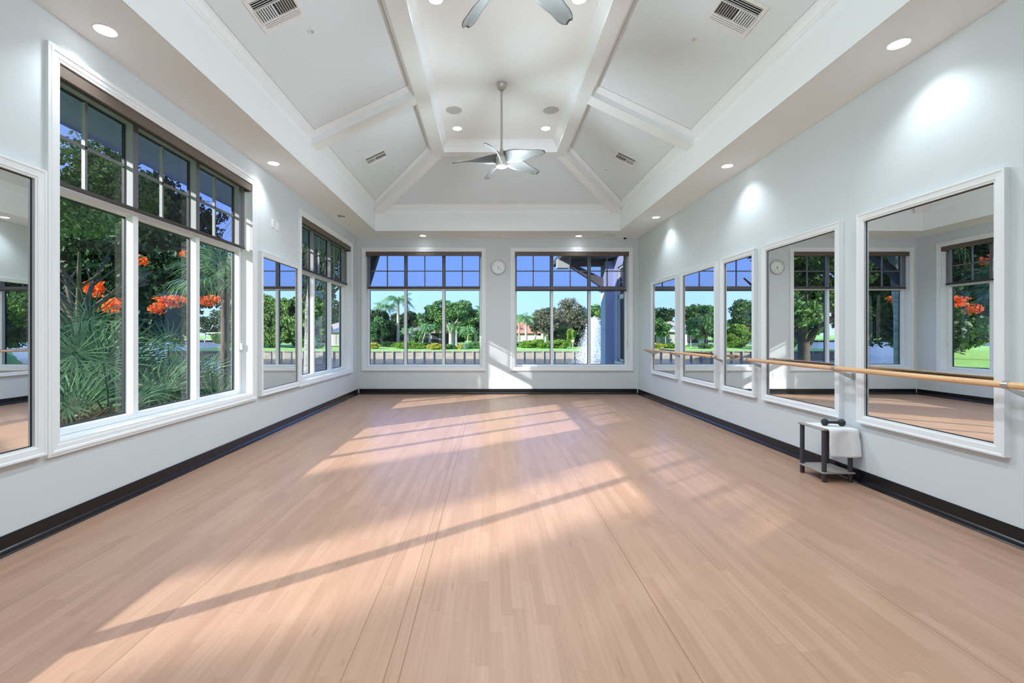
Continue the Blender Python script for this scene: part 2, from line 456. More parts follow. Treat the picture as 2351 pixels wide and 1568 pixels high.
beams.quad(PFr(OX1,OY0), PFr(RX1,RY0), PFr(RX1-s2,RY0), PFr(OX1-s2,OY0))
strip(beams, loop(RX0,RX1,RY0,RY1,ZR), loop(IX0,IX1,IY0,IY1,ZR))
prev = loop(IX0,IX1,IY0,IY1,ZR)
for d, dz in [(0,.085),(.010,.09),(.016,.10),(.03,.112),(.05,.14),(.066,.160),(.078,.168),(.080,.187)]:
    cur = loop(IX0+d,IX1-d,IY0+d,IY1-d,ZR+dz); strip(beams, prev, cur); prev = cur
struct('trim_20', beams, M['trim'], 'white boxed ceiling beams: hips, cross beams and the rectangle round the flat top', 'beam')

# roof above and eaves
EV = 1.10
rf = MB()
ex0, ex1, ey0, ey1 = XL-T-EV, XR+T+EV, YF-T-EV, YB+T+1.0
for a in ((ex0, XL-T, ey0, ey1), (XR+T, ex1, ey0, ey1), (XL-T, XR+T, ey0, YF-T), (XL-T, XR+T, YB+T, ey1)):
    rf.box(*a, 3.50, 3.56)
rf2 = MB()
strip(rf, loop(ex0,ex1,ey0,ey1,3.47), loop(ex0,ex1,ey0,ey1,3.70))
struct('trim_21', rf, M['ext'], 'grey boarded eave soffit overhanging outside the windows', 'eave')
hh = 2.6; ix = (ex0+ex1)/2
strip(rf2, loop(ex0,ex1,ey0,ey1,3.70), [(ix-.1,ey0+4,3.7+hh),(ix+.1,ey0+4,3.7+hh),(ix+.1,ey1-4,3.7+hh),(ix-.1,ey1-4,3.7+hh)])
struct('roof', rf2, paint('roof_tile', (.35,.33,.32), .9), 'grey hipped roof over the studio, seen only from outside', 'roof')

# ------------------------------------------------------------------ windows
def mapL(u, w, z): return (XL - w, u, z)
def mapB(u, w, z): return (u, YB + w, z)
def mbox(mb, mp, u0, u1, w0, w1, z0, z1):
    a = mp(u0, w0, z0); b = mp(u1, w1, z1); return mb.box(a[0], b[0], a[1], b[1], a[2], b[2])
def frame_strip(mp, rect, prof):
    """closed picture-frame moulding; prof: (outset from rect edge, depth w) pairs, negative w stands into the room"""
    u0, u1, z0, z1 = rect; mb = MB(); prev = None
    for d, w in prof:
        cur = [mp(u0-d, w, z0-d), mp(u1+d, w, z0-d), mp(u1+d, w, z1+d), mp(u0-d, w, z1+d)]
        if prev: strip(mb, prev, cur)
        prev = cur
    return mb
def window(name, mp, u0, u1, label, shade_z, shade_label, behind=False):
    c = mp((u0+u1)/2, 0, Z0)
    root = empty(name, c, label, 'window', kind='structure')
    build('casing', frame_strip(mp, (u0,u1,Z0,Z1), [(0,.001),(0,-.014),(.018,-.016),(.022,-.020),(.050,-.022),(.056,-.028),(.070,-.030),(.078,-.026),(.092,-.024),(.094,.001)]), M['casing'], root)
    jm = MB()       # jamb liner
    strip(jm, [mp(u0,0,Z0),mp(u1,0,Z0),mp(u1,0,Z1),mp(u0,0,Z1)], [mp(u0+.004,.249,Z0+.004),mp(u1-.004,.249,Z0+.004),mp(u1-.004,.249,Z1-.004),mp(u0+.004,.249,Z1-.004)])
    build('jamb', jm, M['casing'], root)
    fr = MB(); F0, F1 = .127, .225; J = .05; TR0, TR1 = 2.368, 2.452
    mbox(fr, mp, u0+.004, u0+J, F0, F1, Z0+.004, Z1-.004); mbox(fr, mp, u1-J, u1-.004, F0, F1, Z0+.004, Z1-.004)
    mbox(fr, mp, u0+J, u1-J, F0, F1, Z0+.004, Z0+J); mbox(fr, mp, u0+J, u1-J, F0, F1, Z1-J, Z1-.004)
    mbox(fr, mp, u0+J, u1-J, F0, F1, TR0+.012, TR1-.012); mbox(fr, mp, u0+J, u1-J, F0+.03, F1, TR0, TR1)
    fo = build('frame', fr, M['casing'], root, bevel=.003)
    W = u1-u0; G = .204
    ms = [u0+W/3, u0+2*W/3]
    for m_ in ms:
        mm = MB(); mbox(mm, mp, m_-.030, m_+.030, F0-.004, F1, Z0+J, Z1-J)
        build('mullion', mm, M['casing'], root, bevel=.004)
    xs = [(u0+J, ms[0]-.030), (ms[0]+.030, ms[1]-.030), (ms[1]+.030, u1-J)]
    gk = MB()
    for a, b in xs:
        for z0, z1 in ((Z0+J, TR0), (TR1, Z1-J)):
            e = .009
            for q in ((a,a+e,z0,z1),(b-e,b,z0,z1),(a+e,b-e,z0,z0+e),(a+e,b-e,z1-e,z1)):
                mbox(gk, mp, q[0], q[1], G-.012, G+.012, q[2], q[3])
    build('gasket', gk, M['gasket'], root)
    for a, b in xs:
        for z0, z1 in ((Z0+J, TR0), (TR1, Z1-J)):
            g = MB(); g.quad(mp(a,G,z0), mp(b,G,z0), mp(b,G,z1), mp(a,G,z1))
            build('pane', g, M['glass'], root)
        mu = MB(); zc = (TR1+Z1-J)/2; uc = (a+b)/2
        mbox(mu, mp, a+.009, b-.009, G-.014, G+.014, zc-.011, zc+.011); mbox(mu, mp, uc-.011, uc+.011, G-.014, G+.014, TR1+.009, Z1-J-.009)
        build('muntin', mu, M['casing'], root)
    kb = MB(); mbox(kb, mp, u1-J+.006, u1-.014, F0-.03, F0, 1.16, 1.24); build('latch', kb, M['white_pl'], root, bevel=.004)
    # roller shade
    if behind: sh = root
    else: sh = empty('roller_shade', mp((u0+u1)/2, .03, Z1), shade_label, 'window shade', 'dark roller shades drawn over the window tops')
    v = MB()
    H = .085
    mbox(v, mp, u0+.006, u1-.006, -.004, .004, Z1-.006-H, Z1-.006); mbox(v, mp, u0+.006, u1-.006, .004, .085, Z1-.012, Z1-.006)
    mbox(v, mp, u0+.006, u1-.006, .004, .012, Z1-.006-H-.004, Z1-.006-H+.004)
    build('valance', v, M['bronze'], sh, bevel=.002)
    for a, b in ((u0+.001, u0+.006), (u1-.006, u1-.001)):
        br = MB(); mbox(br, mp, a, b, -.004, .088, Z1-.006-H, Z1-.004); build('bracket', br, M['rail'] if a > u0+.5 else M['steel'], sh)
    ca = mp(u0+.02, .045, Z1-.055); cb = mp(u1-.02, .045, Z1-.055)
    build('roller', MB().tube([ca, cb], .024, 12), M['rail'], sh)
    fa = MB(); w_ = .068
    mbox(fa, mp, u0+.022, u1-.035, w_, w_+.0006, shade_z, Z1-.05)
    fa2 = MB(); fa2.quad(mp(u0+.022,w_,shade_z), mp(u1-.035,w_,shade_z), mp(u1-.035,w_,Z1-.05), mp(u0+.022,w_,Z1-.05))
    build('fabric', fa2, M['screen'], sh)
    rl = MB(); mbox(rl, mp, u0+.022, u1-.035, w_-.008, w_+.008, shade_z-.032, shade_z); build('bottom_rail', rl, M['rail'], sh, bevel=.003)
    return root
window('window_1', mapL, *WIN_L[0], 'large three-light left window nearest the camera, palmettos outside', 2.435, 'brown roller shade on the nearest left window')
window('window_2', mapL, *WIN_L[1], 'far left window next to the corner', 2.435, 'brown roller shade on the far left window by the corner')
window('window_3', mapB, *WIN_B[0], 'far wall window left of the clock, royal palm outside', 2.425, 'brown roller shade on the far wall window left of the clock')
window('window_4', mapB, *WIN_B[1], 'far wall window right of the clock, fountain outside', 2.370, 'brown roller shade on the far wall window right of the clock')
window('window_5', mapL, *WIN_BEHIND, 'left wall window behind the camera letting in the foreground sunlight', 2.435, '', True)

# ------------------------------------------------------------------ mirrors
def mapR(u, w, z): return (XR + w, u, z)
def mirror(mp, u0, u1, label):
    FW = .072; z0, z1 = .555+FW, 2.430-FW; a, b = u0+FW, u1-FW
    root = empty('wall_mirror', mp((u0+u1)/2, 0, z0-FW), label, 'mirror', 'white framed mirrors')
    build('mirror_frame', frame_strip(mp, (a,b,z0,z1), [(0,-.006),(0,-.034),(.012,-.036),(.016,-.040),(.052,-.042),(.060,-.046),(FW,-.046),(FW,0)]), M['casing'], root)
    g = MB(); mbox(g, mp, a-.012, b+.012, -.012, -.001, z0-.012, z1+.012)
    build('mirror_glass', g, M['mirror'], root)
    gk = MB(); e = .007
    for q in ((a,a+e,z0,z1),(b-e,b,z0,z1),(a+e,b-e,z0,z0+e),(a+e,b-e,z1-e,z1)):
        mbox(gk, mp, q[0], q[1], -.015, -.012, q[2], q[3])
    build('mirror_edge', gk, M['gasket'], root)
for u0, u1, lb in ((2.938, 4.125, 'large white framed mirror nearest the camera on the right wall'),
                   (4.325, 5.560, 'white framed mirror above the side table reflecting the clock'),
                   (5.715, 6.550, 'narrow white framed mirror on the right wall, third from the camera'),
                   (6.690, 7.920, 'white framed mirror on the right wall, fourth from the camera'),
                   (8.105, 9.365, 'white framed mirror on the right wall next to the far corner')):
    mirror(mapR, u0, u1, lb)
mirror(mapL, 1.82, 3.010, 'white framed mirror cut by the left edge of the photo')
mirror(mapL, 5.845, 7.060, 'white framed mirror between the two left windows')

# ------------------------------------------------------------------ barres
def barre(y0, y1, ups, label):
    x, z, r = 3.198, 1.038, .0215
    root = empty('ballet_barre', (x, y0, z), label, 'ballet barre', 'wall mounted ballet barres')
    prof = [(y0, r-.004), (y0+.004, r), (y1-.004, r), (y1, r-.004)]
    build('wooden_rail', MB().tube([(x, p, z) for p, _ in prof], [q for _, q in prof], 24), M['bwood'], root)
    for u in ups:
        b = MB()
        b.tube([(x, u-.018, z), (x, u+.018, z)], r+.0035, 24)
        prof2 = [(x-.012, z-.022), (x+.020, z-.020), (XR-.006, z-.062), (XR-.006, z-.095), (XR-.03, z-.092)]
        vs = [(px, u-.008, pz) for px, pz in prof2] + [(px, u+.008, pz) for px, pz in prof2]
        n = len(prof2)
        b.add(vs, [tuple(range(n)), tuple(range(2*n-1, n-1, -1))] + [(i, (i+1) % n, n+(i+1) % n, n+i) for i in range(n)])
        b.box(XR-.008, XR-.0005, u-.022, u+.022, z-.105, z-.045)
        build('bracket', b, M['steel'], root, bevel=.001)
barre(6.42, 9.40, (6.50, 7.98, 9.27), 'far wooden ballet barre across the three distant right mirrors')
barre(1.20, 5.70, (5.62, 4.21, 2.81, 1.40), 'near wooden ballet barre running past the two large right mirrors')

# ------------------------------------------------------------------ lights in the ceiling
def downlight(x, y, z, r, label, lit=True, spot=True, power=1.0):
    root = empty('recessed_light', (x, y, z), label, 'ceiling light', 'recessed downlights')
    build('trim_ring', MB().lathe([(r, 0), (r, -.004), (r-.004, -.006), (r-.012, -.004), (r-.014, 0)], x, y, 40, cz=z), M['white_pl'], root)
    if lit:
        build('lens', MB().lathe([(r-.013, -.002), (.001, -.002)], x, y, 40, False, cz=z), M['lamp'], root)
    else:
        d = build('lens', MB().lathe([(r-.013, -.001), (.001, -.001)], x, y, 40, False, cz=z), M['gasket'], root); d['label'] = 'dark unlit lens'
        build('eyeball', MB().lathe([(.034,-.001),(.030,-.012),(.015,-.018),(.001,-.019)], x+.008, y, 24, cz=z), M['steel'], root)
    if lit and spot:
        l = bpy.data.lights.new('downlight_beam', 'SPOT'); l.energy = SPOT_POWER*power; l.color = (.80, .92, 1)
        l.spot_size = math.radians(118 if z < 4 else 126); l.spot_blend = .75 if z < 4 else 1.0; l.shadow_soft_size = r*.7
        o = bpy.data.objects.new('downlight_beam', l); COL.objects.link(o); o.parent = root; o.location = (0, 0, -.03)
R1 = .079
for x, y, lb in ((-2.748, 3.26, 'recessed light over the nearest left window'), (-2.743, 5.79, 'recessed light above the mirror between the left windows'),
              (3.07, 3.41, 'large looking recessed light over the nearest right mirror'), (3.08, 5.88, 'recessed light over the narrow right mirror'),
              (3.10, 8.46, 'recessed light over the right wall by the far corner'), (-1.46, 10.03, 'recessed light over the far window left of the clock'),
              (1.98, 10.06, 'recessed light over the far window right of the clock'), (-2.75, .70, 'recessed soffit light left of the camera'), (-2.75, -2.0, 'recessed soffit light behind the camera on the left'),
              (3.07, .85, 'recessed soffit light right of the camera'), (3.07, -1.8, 'recessed soffit light behind the camera on the right'), (-1.4, -4.2, 'recessed soffit light over the wall behind, left'), (1.9, -4.2, 'recessed soffit light over the wall behind, right')):
    downlight(x, y, ZC, R1, lb, power=.18 if y > 10 else .50)
downlight(-2.72, 8.37, ZC, R1, 'unlit dark eyeball downlight over the far left window', lit=False)
for x, y, lb in ((-.523, 7.477, 'recessed light in the flat top, left of the fan rod'), (.930, 7.477, 'recessed light in the flat top, right of the fan rod'),
              (-.54, 4.59, 'recessed light cut by the top edge of the photo, left one'), (.91, 4.59, 'recessed light cut by the top edge of the photo, right one'),
              (-.53, 1.5, 'recessed light in the flat top above the camera, left'), (.92, 1.5, 'recessed light in the flat top above the camera, right')):
    downlight(x, y, ZT, .085, lb, power=3.9)
def ceil_speaker(x, y, z, r, label):
    root = empty('ceiling_speaker', (x, y, z), label, 'speaker', 'round ceiling speakers')
    build('rim', MB().lathe([(r, 0), (r, -.004), (r-.006, -.006), (r-.010, -.003)], x, y, 48, cz=z), M['white_pl'], root)
    build('grille', MB().lathe([(r-.010, -.003), (.001, -.004)], x, y, 48, cz=z), M['grille'] if z > 4 else M['white_pl'], root)
    build('badge', MB().box(x-.016, x+.016, y-.004, y+.004, z-.0055, z-.004), M['steel'], root)
ceil_speaker(-.532, 6.865, ZT, .128, 'round grey speaker left of the fan rod')
ceil_speaker(.933, 6.865, ZT, .128, 'round grey speaker right of the fan rod')
ceil_speaker(2.62, 9.95, ZC, .15, 'round white speaker in the soffit by the far right corner')
r_ = empty('dome_camera', (3.035, 10.17, ZC), 'small black dome camera on the soffit at the far right', 'security camera')
build('base', MB().lathe([(.042,0),(.042,-.012),(.036,-.016),(.030,-.016)], 3.035, 10.17, 24, cz=ZC), M['white_pl'], r_)
build('dome', MB().lathe([(.034,-.016),(.032,-.030),(.024,-.044),(.012,-.052),(.001,-.054)], 3.035, 10.17, 24, cz=ZC), paint('dome_black', (.01,.01,.012), .08), r_)

# vents and sprinklers on the slopes
def slope_frame(side, x, y):
    z = zslope(side, x, y)+.1435
    if side == 'L': tx = Vector((1,0,(ZR-ZF)/(RX0-OX0))).normalized()
    else: tx = Vector((-1,0,(ZR-ZF)/(OX1-RX1))).normalized()
    ty = Vector((0,1,0)); n = tx.cross(ty)
    if n.z > 0: n = -n
    R = Matrix((tx, ty, n)).transposed().to_4x4()
    return Matrix.Translation((x, y, z)) @ R
def vent(side, x, y, sx, sy, label):
    Mx = slope_frame(side, x, y)
    root = empty('ceiling_vent', Mx.translation, label, 'air vent', 'square white ceiling vents')
    hx, hy = sx/2, sy/2; bd = .035
    fr = MB()
    for a in ((-hx,hx,-hy,-hy+bd),(-hx,hx,hy-bd,hy),(-hx,-hx+bd,-hy+bd,hy-bd),(hx-bd,hx,-hy+bd,hy-bd)): fr.box(*a, .0005, .008)
    build('frame', fr.xf(Mx), M['white_pl'], root)
    build('duct_shade_plate', MB().box(-hx+bd,hx-bd,-hy+bd,hy-bd,.0004,.0012).xf(Mx), M['gasket'], root)  # flat dark plate, its colour stands in for the shade behind the louvres
    ix_, iy = hx-bd, hy-bd
    q = iy*.45
    n = 16
    for k in range(n):
        u = -ix_ + (k+.5)*2*ix_/n; t = .35 if k >= n/2 else -.35
        s = MB().add([(u-.001,-q,.002),(u+.001,-q,.002),(u+.001+t*.03,-q,.020),(u-.001+t*.03,-q,.020),(u-.001,q,.002),(u+.001,q,.002),(u+.001+t*.03,q,.020),(u-.001+t*.03,q,.020)],
                 [(0,1,2,3),(7,6,5,4),(0,4,5,1),(1,5,6,2),(2,6,7,3),(3,7,4,0)])
        build('louvre', s.xf(Mx), M['white_pl'], root)
    for sg in (-1, 1):
        for k in range(4):
            v0 = sg*(q + (k+.6)*(iy-q)/4.2)
            s = MB().box(-ix_, ix_, v0-.0015, v0+.0015, .002, .006)
            s.add([(-ix_,v0,.004),(ix_,v0,.004),(ix_,v0+sg*.010,.010),(-ix_,v0+sg*.010,.010)], [(0,1,2,3)])
            build('louvre', s.xf(Mx), M['white_pl'], root)
        build('louvre', MB().box(-ix_, ix_, sg*q-.003, sg*q+.003, .002, .014).xf(Mx), M['white_pl'], root)
vent('L', -1.905, 4.07, .42, .41, 'large square ceiling vent at upper left of the photo')
vent('R', 2.245, 4.15, .42, .41, 'large square ceiling vent at upper right of the photo')
vent('L', -1.87, 7.55, .40, .33, 'small ceiling vent on the far left slope')
vent('R', 2.26, 7.57, .38, .33, 'small ceiling vent on the far right slope')
def sprinkler(side, x, y, label):
    Mx = slope_frame(side, x, y)
    root = empty('sprinkler_head', Mx.translation, label, 'sprinkler', 'recessed ceiling sprinklers')
    build('escutcheon', MB().lathe([(.040,0),(.039,.004),(.028,.006),(.020,.003),(.001,.002)], 0, 0, 24).xf(Mx), M['white_pl'], root)
    build('nozzle', MB().lathe([(.011,.001),(.010,.008),(.005,.010),(.004,.014),(.011,.016),(.001,.017)], 0, 0, 14).xf(Mx), M['grille'], root)
sprinkler('L', -1.747, 4.485, 'sprinkler beside the large left ceiling vent')
sprinkler('R', 2.08, 4.62, 'sprinkler beside the large right ceiling vent')
sprinkler('L', -1.72, 8.17, 'sprinkler beside the small left ceiling vent')
sprinkler('R', 2.11, 8.22, 'sprinkler beside the small right ceiling vent')

# ------------------------------------------------------------------ ceiling fans
def fan(x, y, ang, label, lit=True):
    zb = 2.30+EYE
    root = empty('ceiling_fan', (x, y, ZT), label, 'ceiling fan', 'five blade ceiling fans')
    build('canopy', MB().lathe([(.070,0),(.071,-.012),(.066,-.030),(.050,-.062),(.030,-.086),(.018,-.092)], x, y, 32, cz=ZT), M['nickel'], root)
    build('rod', MB().tube([(x,y,ZT-.10),(x,y,zb+.20)], .015, 16), M['nickel'], root)
    build('motor_housing', MB().lathe([(.014,.215),(.022,.205),(.030,.165),(.052,.135),(.078,.09),(.084,.04),(.080,-.01),(.075,-.035),(.072,-.038)], x, y, 40, cz=zb), M['nickel'], root)
    build('light_lens', MB().lathe([(.072,-.038),(.055,-.044),(.001,-.047)], x, y, 32, cz=zb), M['lamp'] if lit else M['white_pl'], root)
    l = bpy.data.lights.new('fan_fill_light', 'POINT'); l.energy = FAN_POWER; l.color = (.80, .92, 1); l.shadow_soft_size = .09  # bare lamp below the lens, added to brighten the ceiling from underneath
    lo = bpy.data.objects.new('fan_fill_light', l); COL.objects.link(lo); lo.parent = root; lo.location = (0, 0, zb-ZT-.125)
    for k in range(5):
        a0 = math.radians(ang+72*k)
        vs = []; NS, NW = 28, 8
        for i in range(NS+1):
            t = i/NS
            r = .055 + t*.605
            pitch = -math.radians(62*(1-t)**1.5 + 16)
            wd = .115 + .060*math.sin(PI*min(1, t*1.1+.18))*(1-.35*t)
            if t > .86: wd *= max(.4, math.sqrt(max(0, 1-((t-.85)/.15)**2*.84)))
            sweep = .33*math.sin(t*1.7)*.45 - .05
            zc = .085 - .075*t**.7 + .01*math.sin(t*3)
            for j in range(NW+1):
                s = (j/NW-.5)*wd
                camber = .012*(1-(2*j/NW-1)**2)
                lx = r; ly = s*math.cos(pitch) + sweep*.3; lz = zc + s*math.sin(pitch) + camber
                vs.append((x+lx*math.cos(a0)-ly*math.sin(a0), y+lx*math.sin(a0)+ly*math.cos(a0), zb+lz))
        fs = [(i*(NW+1)+j, i*(NW+1)+j+1, (i+1)*(NW+1)+j+1, (i+1)*(NW+1)+j) for i in range(NS) for j in range(NW)]
        o = build('blade', MB().add(vs, fs, True), M['blade'], root)
        m = o.modifiers.new('thickness', 'SOLIDIFY'); m.thickness = .007; m.offset = 0
fan(.168, 6.146, 33, 'grey five blade ceiling fan hanging in the middle of the photo')
fan(.168, 2.87, 47, 'ceiling fan cut by the top edge of the photo')
fan(.168, -.41, 20, 'unseen ceiling fan behind the camera, added for its fill light')  # out of view, put in to carry one more fill light

# ------------------------------------------------------------------ clock
cx_, cz_ = .207, 1.35+(768-613.5)/1045*10.298
ck = empty('wall_clock', (cx_, YB, cz_), 'round white wall clock between the far windows', 'clock')
RY = Matrix.Translation((cx_, YB, cz_)) @ Matrix.Rotation(PI/2, 4, 'X')
build('case', MB().lathe([(.163,0),(.166,.012),(.162,.030),(.152,.036),(.147,.030),(.146,.020)], 0, 0, 64).xf(RY), M['steel'], ck)
build('dial', MB().lathe([(.147,.020),(.001,.020)], 0, 0, 48, False).xf(RY), paint('dial_white', (.80,.81,.81), .4), ck)
ink = paint('ink', (.05,.05,.055), .6)
def text_mesh(s, size):
    cu = bpy.data.curves.new('t', 'FONT'); cu.body = s; cu.size = size; cu.align_x = 'CENTER'; cu.align_y = 'CENTER'; cu.extrude = .0006
    o = bpy.data.objects.new('t', cu); COL.objects.link(o)
    dg = bpy.context.evaluated_depsgraph_get(); me = bpy.data.meshes.new_from_object(o.evaluated_get(dg))
    bpy.data.objects.remove(o); return me
for h in range(1, 13):
    me = text_mesh(str(h), .036); me.materials.append(ink)
    a = math.radians(90-30*h)
    o = bpy.data.objects.new('numeral', me); COL.objects.link(o); o.parent = ck
    o.rotation_euler = (PI/2, 0, 0); o.location = (.122*math.cos(a), -.0215, .122*math.sin(a))
def hand(name, ang, ln, wd):
    a = math.radians(90-ang); d = Vector((math.cos(a), math.sin(a))); n = Vector((-d.y, d.x))
    p = [(-d*.02-n*wd), (-d*.02+n*wd), (d*ln+n*wd*.6), (d*ln-n*wd*.6)]
    vs = [(v.x, v.y, z) for z in (.023, .0245) for v in p]
    build(name, MB().add(vs, [(0,1,2,3),(7,6,5,4),(0,4,5,1),(1,5,6,2),(2,6,7,3),(3,7,4,0)]).xf(RY), ink, ck)
hand('hour_hand', 190, .082, .0035); hand('minute_hand', 136, .115, .0028)
build('hub', MB().lathe([(.006,.022),(.006,.027),(.001,.028)], 0, 0, 16).xf(RY), ink, ck)

# ------------------------------------------------------------------ wall plates
def plate(mp, u, z, kind, label):
    root = empty('wall_plate' if kind == 'p' else 'wall_outlet', mp(u, 0, z), label, 'wall plate' if kind == 'p' else 'outlet')
    p = MB(); mbox(p, mp, u-.036, u+.036, -.007, 0, z-.058, z+.058); build('cover', p, M['white_pl'], root, bevel=.003)
    i = MB(); mbox(i, mp, u-.017, u+.017, -.010, -.007, z-.034, z+.034); build('insert', i, M['white_pl'], root, bevel=.001)
    if kind != 'b':
        for dz in (-.018, .018):
            h = MB(); mbox(h, mp, u-.004, u+.004, -.0115, -.010, z+dz-.005, z+dz+.005); build('socket', h, M['gasket'], root)
z_p = EYE + (768-513)/1045*6.25
plate(mapL, 6.24, z_p, 'p', 'white cable plate with two jacks high on the left wall')
r_ = plate(mapL, 6.375, z_p-.01, 'b', 'blank white outlet plate right of the cable plate on left wall')
plate(mapB, (1149.5-1123)/1045*YB, EYE-(860-768)/1045*YB, 'o', 'white power outlet low on the far wall under the clock')

# ------------------------------------------------------------------ side table, towel, dumbbell
tX0, tX1, tY0, tY1 = 3.065, 3.305, 4.165, 4.455
shelf_m = noise_mat('grey_oak_laminate', (.27,.235,.21), (.36,.32,.29), 5, .45, (8,1,8))
tb = empty('side_table', ((tX0+tX1)/2, (tY0+tY1)/2, 0), 'small grey-topped side table with black tube legs by right wall', 'side table')
def board(name, z0, z1, mat):
    o = build(name, MB().box(tX0-.028, tX1+.028, tY0-.028, tY1+.028, z0, z1), mat, tb, bevel=.006)
board('tabletop', .472, .488, shelf_m); board('shelf', .078, .094, shelf_m)
for x in (tX0, tX1):
    for y in (tY0, tY1):
        build('leg', MB().lathe([(.017,0),(.0195,.004),(.0195,.078),(.0195,.0785),(.017,.079)], x, y, 24).lathe([(.0195,.0935),(.0195,.4715)], x, y, 24), M['mgrey'], tb)
# towel: draped over the top and down the side facing the camera
def towel():
    NU, NV = 34, 34; vs = []
    x0, x1 = 3.075, 3.345; ztop = .4905
    for j in range(NV+1):
        v = j/NV
        L_ = v*.56     # arc length from the far edge
        for i in range(NU+1):
            u = i/NU; x = x0+(x1-x0)*u
            yfar = 4.44; flat_l = yfar-(tY0-.036)
            wr = .0016*math.sin(u*23+v*7)+.0012*math.sin(u*41-v*9)
            if L_ < flat_l:
                y = yfar-L_; z = ztop+.002+abs(wr)*.6
                x_ = x
            else:
                d = L_-flat_l; r = .014
                if d < r*1.57: a = d/r; y = (tY0-.036)-r*math.sin(a); z = ztop+.002-r*(1-math.cos(a))
                else: y = (tY0-.036)-r-.02*(d/.2)*(.4+.6*u) - .010*math.sin(u*9+.6)*min(1, d/.08); z = ztop+.002-r-(d-r*1.57)
                x_ = x + (.0 if u < .5 else .02*(u-.5)*d/.2) + .004*math.sin(d*30+u*3)
                z += -.012*math.sin(u*PI)*min(1, d/.15)
            vs.append((min(x_, XR-.02), y, z))
    fs = [(j*(NU+1)+i, j*(NU+1)+i+1, (j+1)*(NU+1)+i+1, (j+1)*(NU+1)+i) for j in range(NV) for i in range(NU)]
    return MB().add(vs, fs, True)
tw = build('towel', towel(), noise_mat('terry', (.78,.78,.79), (.88,.88,.88), 300, .95, bump=.6), loc=(3.21, 4.28, .5))
m = tw.modifiers.new('thickness', 'SOLIDIFY'); m.thickness = .004; m.offset = 1
tag(tw, 'white towel draped over the side table and hanging down its front', 'towel')
db = empty('dumbbell', (3.225, 4.262, .506), 'small black hexagonal dumbbell lying on the white towel', 'dumbbell')
dm = paint('neoprene', (.022,.022,.024), .55)
DR = Matrix.Translation((3.222, 4.262, .4975+.030)) @ Matrix.Rotation(math.radians(-12), 4, 'Z') @ Matrix.Rotation(PI/2, 4, 'Y')
build('grip', MB().lathe([(.0145,-.05),(.013,-.035),(.0125,0),(.013,.035),(.0145,.05)], 0, 0, 20).xf(DR), dm, db)
for sg in (-1, 1):
    h = MB().lathe([(.014,.040*sg),(.024,.046*sg),(.0335,.056*sg),(.0335,.080*sg),(.027,.093*sg),(.001,.0935*sg)], 0, 0, 6, False)
    build('weight_head', h.xf(DR @ Matrix.Rotation(PI/6*0, 4, 'Z')), dm, db, bevel=.004)

# ------------------------------------------------------------------ outside: land and water
random.seed(7); rng = np.random.default_rng(7)
WZ = -2.13
grass = noise_mat('lawn_grass', (.24,.48,.10), (.36,.66,.17), 1.6, .9, detail=8, bump=.3)
def shore(x):
    if x > -2: return 28
    if x > -9: return 28-4*(-2-x)/7
    return 24+(-9-x)*.92
def grid(x0, x1, y0, y1, st, zf):
    xs = np.arange(x0, x1+.01, st); ys_ = np.arange(y0, y1+.01, st)
    V = [(x, y, zf(x, y)) for y in ys_ for x in xs]; n = len(xs)
    F = [(j*n+i, j*n+i+1, (j+1)*n+i+1, (j+1)*n+i) for j in range(len(ys_)-1) for i in range(n-1)]
    return V, F
def nearz(x, y):
    d = shore(x)-y
    z = -.62 + .06*math.sin(x*.3)*math.cos(y*.27)
    if y > 11.5: z -= min(.25, (y-11.5)*.02)
    if d < 4: t = max(0, min(1, d/4)); z = z*t*t*(3-2*t) + (WZ-.5)*(1-t*t*(3-2*t))
    if d < 0: z = WZ-.5
    return z
V, F = grid(-90, 40, -40, 100, 1.25, nearz)
me = mesh_np('lawn_ground', V, F, grass); me.polygons.foreach_set('use_smooth', [True]*len(F))
tag(link_mesh('lawn_ground', me), 'near lawn and bank between the studio and the lake', 'lawn', kind='structure')
def farz(x, y): return -1.03 + min(.4, max(0, (y-65))*.022) + .05*math.sin(x*.2)
V, F = grid(-46, 160, 65.1, 400, 5.0, farz)
me = mesh_np('lawn_ground', V, F, grass)
tag(link_mesh('lawn_far', me), 'sunlit lawn beyond the seawall across the lake', 'lawn', kind='structure')
V, F = grid(-400, -46, 215, 420, 20, lambda x, y: -1.4+.01*(y-215))
me = mesh_np('lawn_ground', V, F, grass)
tag(link_mesh('lawn_distant', me), 'distant green shore at the far left end of the lake', 'lawn', kind='structure')
def water_mat():
    m, nt, b = newmat('lake_water'); b.inputs['Base Color'].default_value = (.045,.07,.085,1); b.inputs['Roughness'].default_value = .16
    b.inputs['IOR'].default_value = 1.18
    tc = nt.nodes.new('ShaderNodeTexCoord'); mp = nt.nodes.new('ShaderNodeMapping'); mp.inputs['Scale'].default_value = (.35, .9, 1)
    n = nt.nodes.new('ShaderNodeTexNoise'); n.inputs['Scale'].default_value = 1.4; n.inputs['Detail'].default_value = 4
    bp = nt.nodes.new('ShaderNodeBump'); bp.inputs['Strength'].default_value = 1.0; bp.inputs['Distance'].default_value = .4
    k = nt.links.new; k(tc.outputs['Object'], mp.inputs[0]); k(mp.outputs[0], n.inputs['Vector']); k(n.outputs[0], bp.inputs['Height']); k(bp.outputs[0], b.inputs['Normal']); return m
wt = build('lake_water', MB().quad((-600,-60,WZ),(120,-60,WZ),(120,450,WZ),(-600,450,WZ)), water_mat())
tag(wt, 'dark rippling lake behind the far windows', 'water', kind='structure')

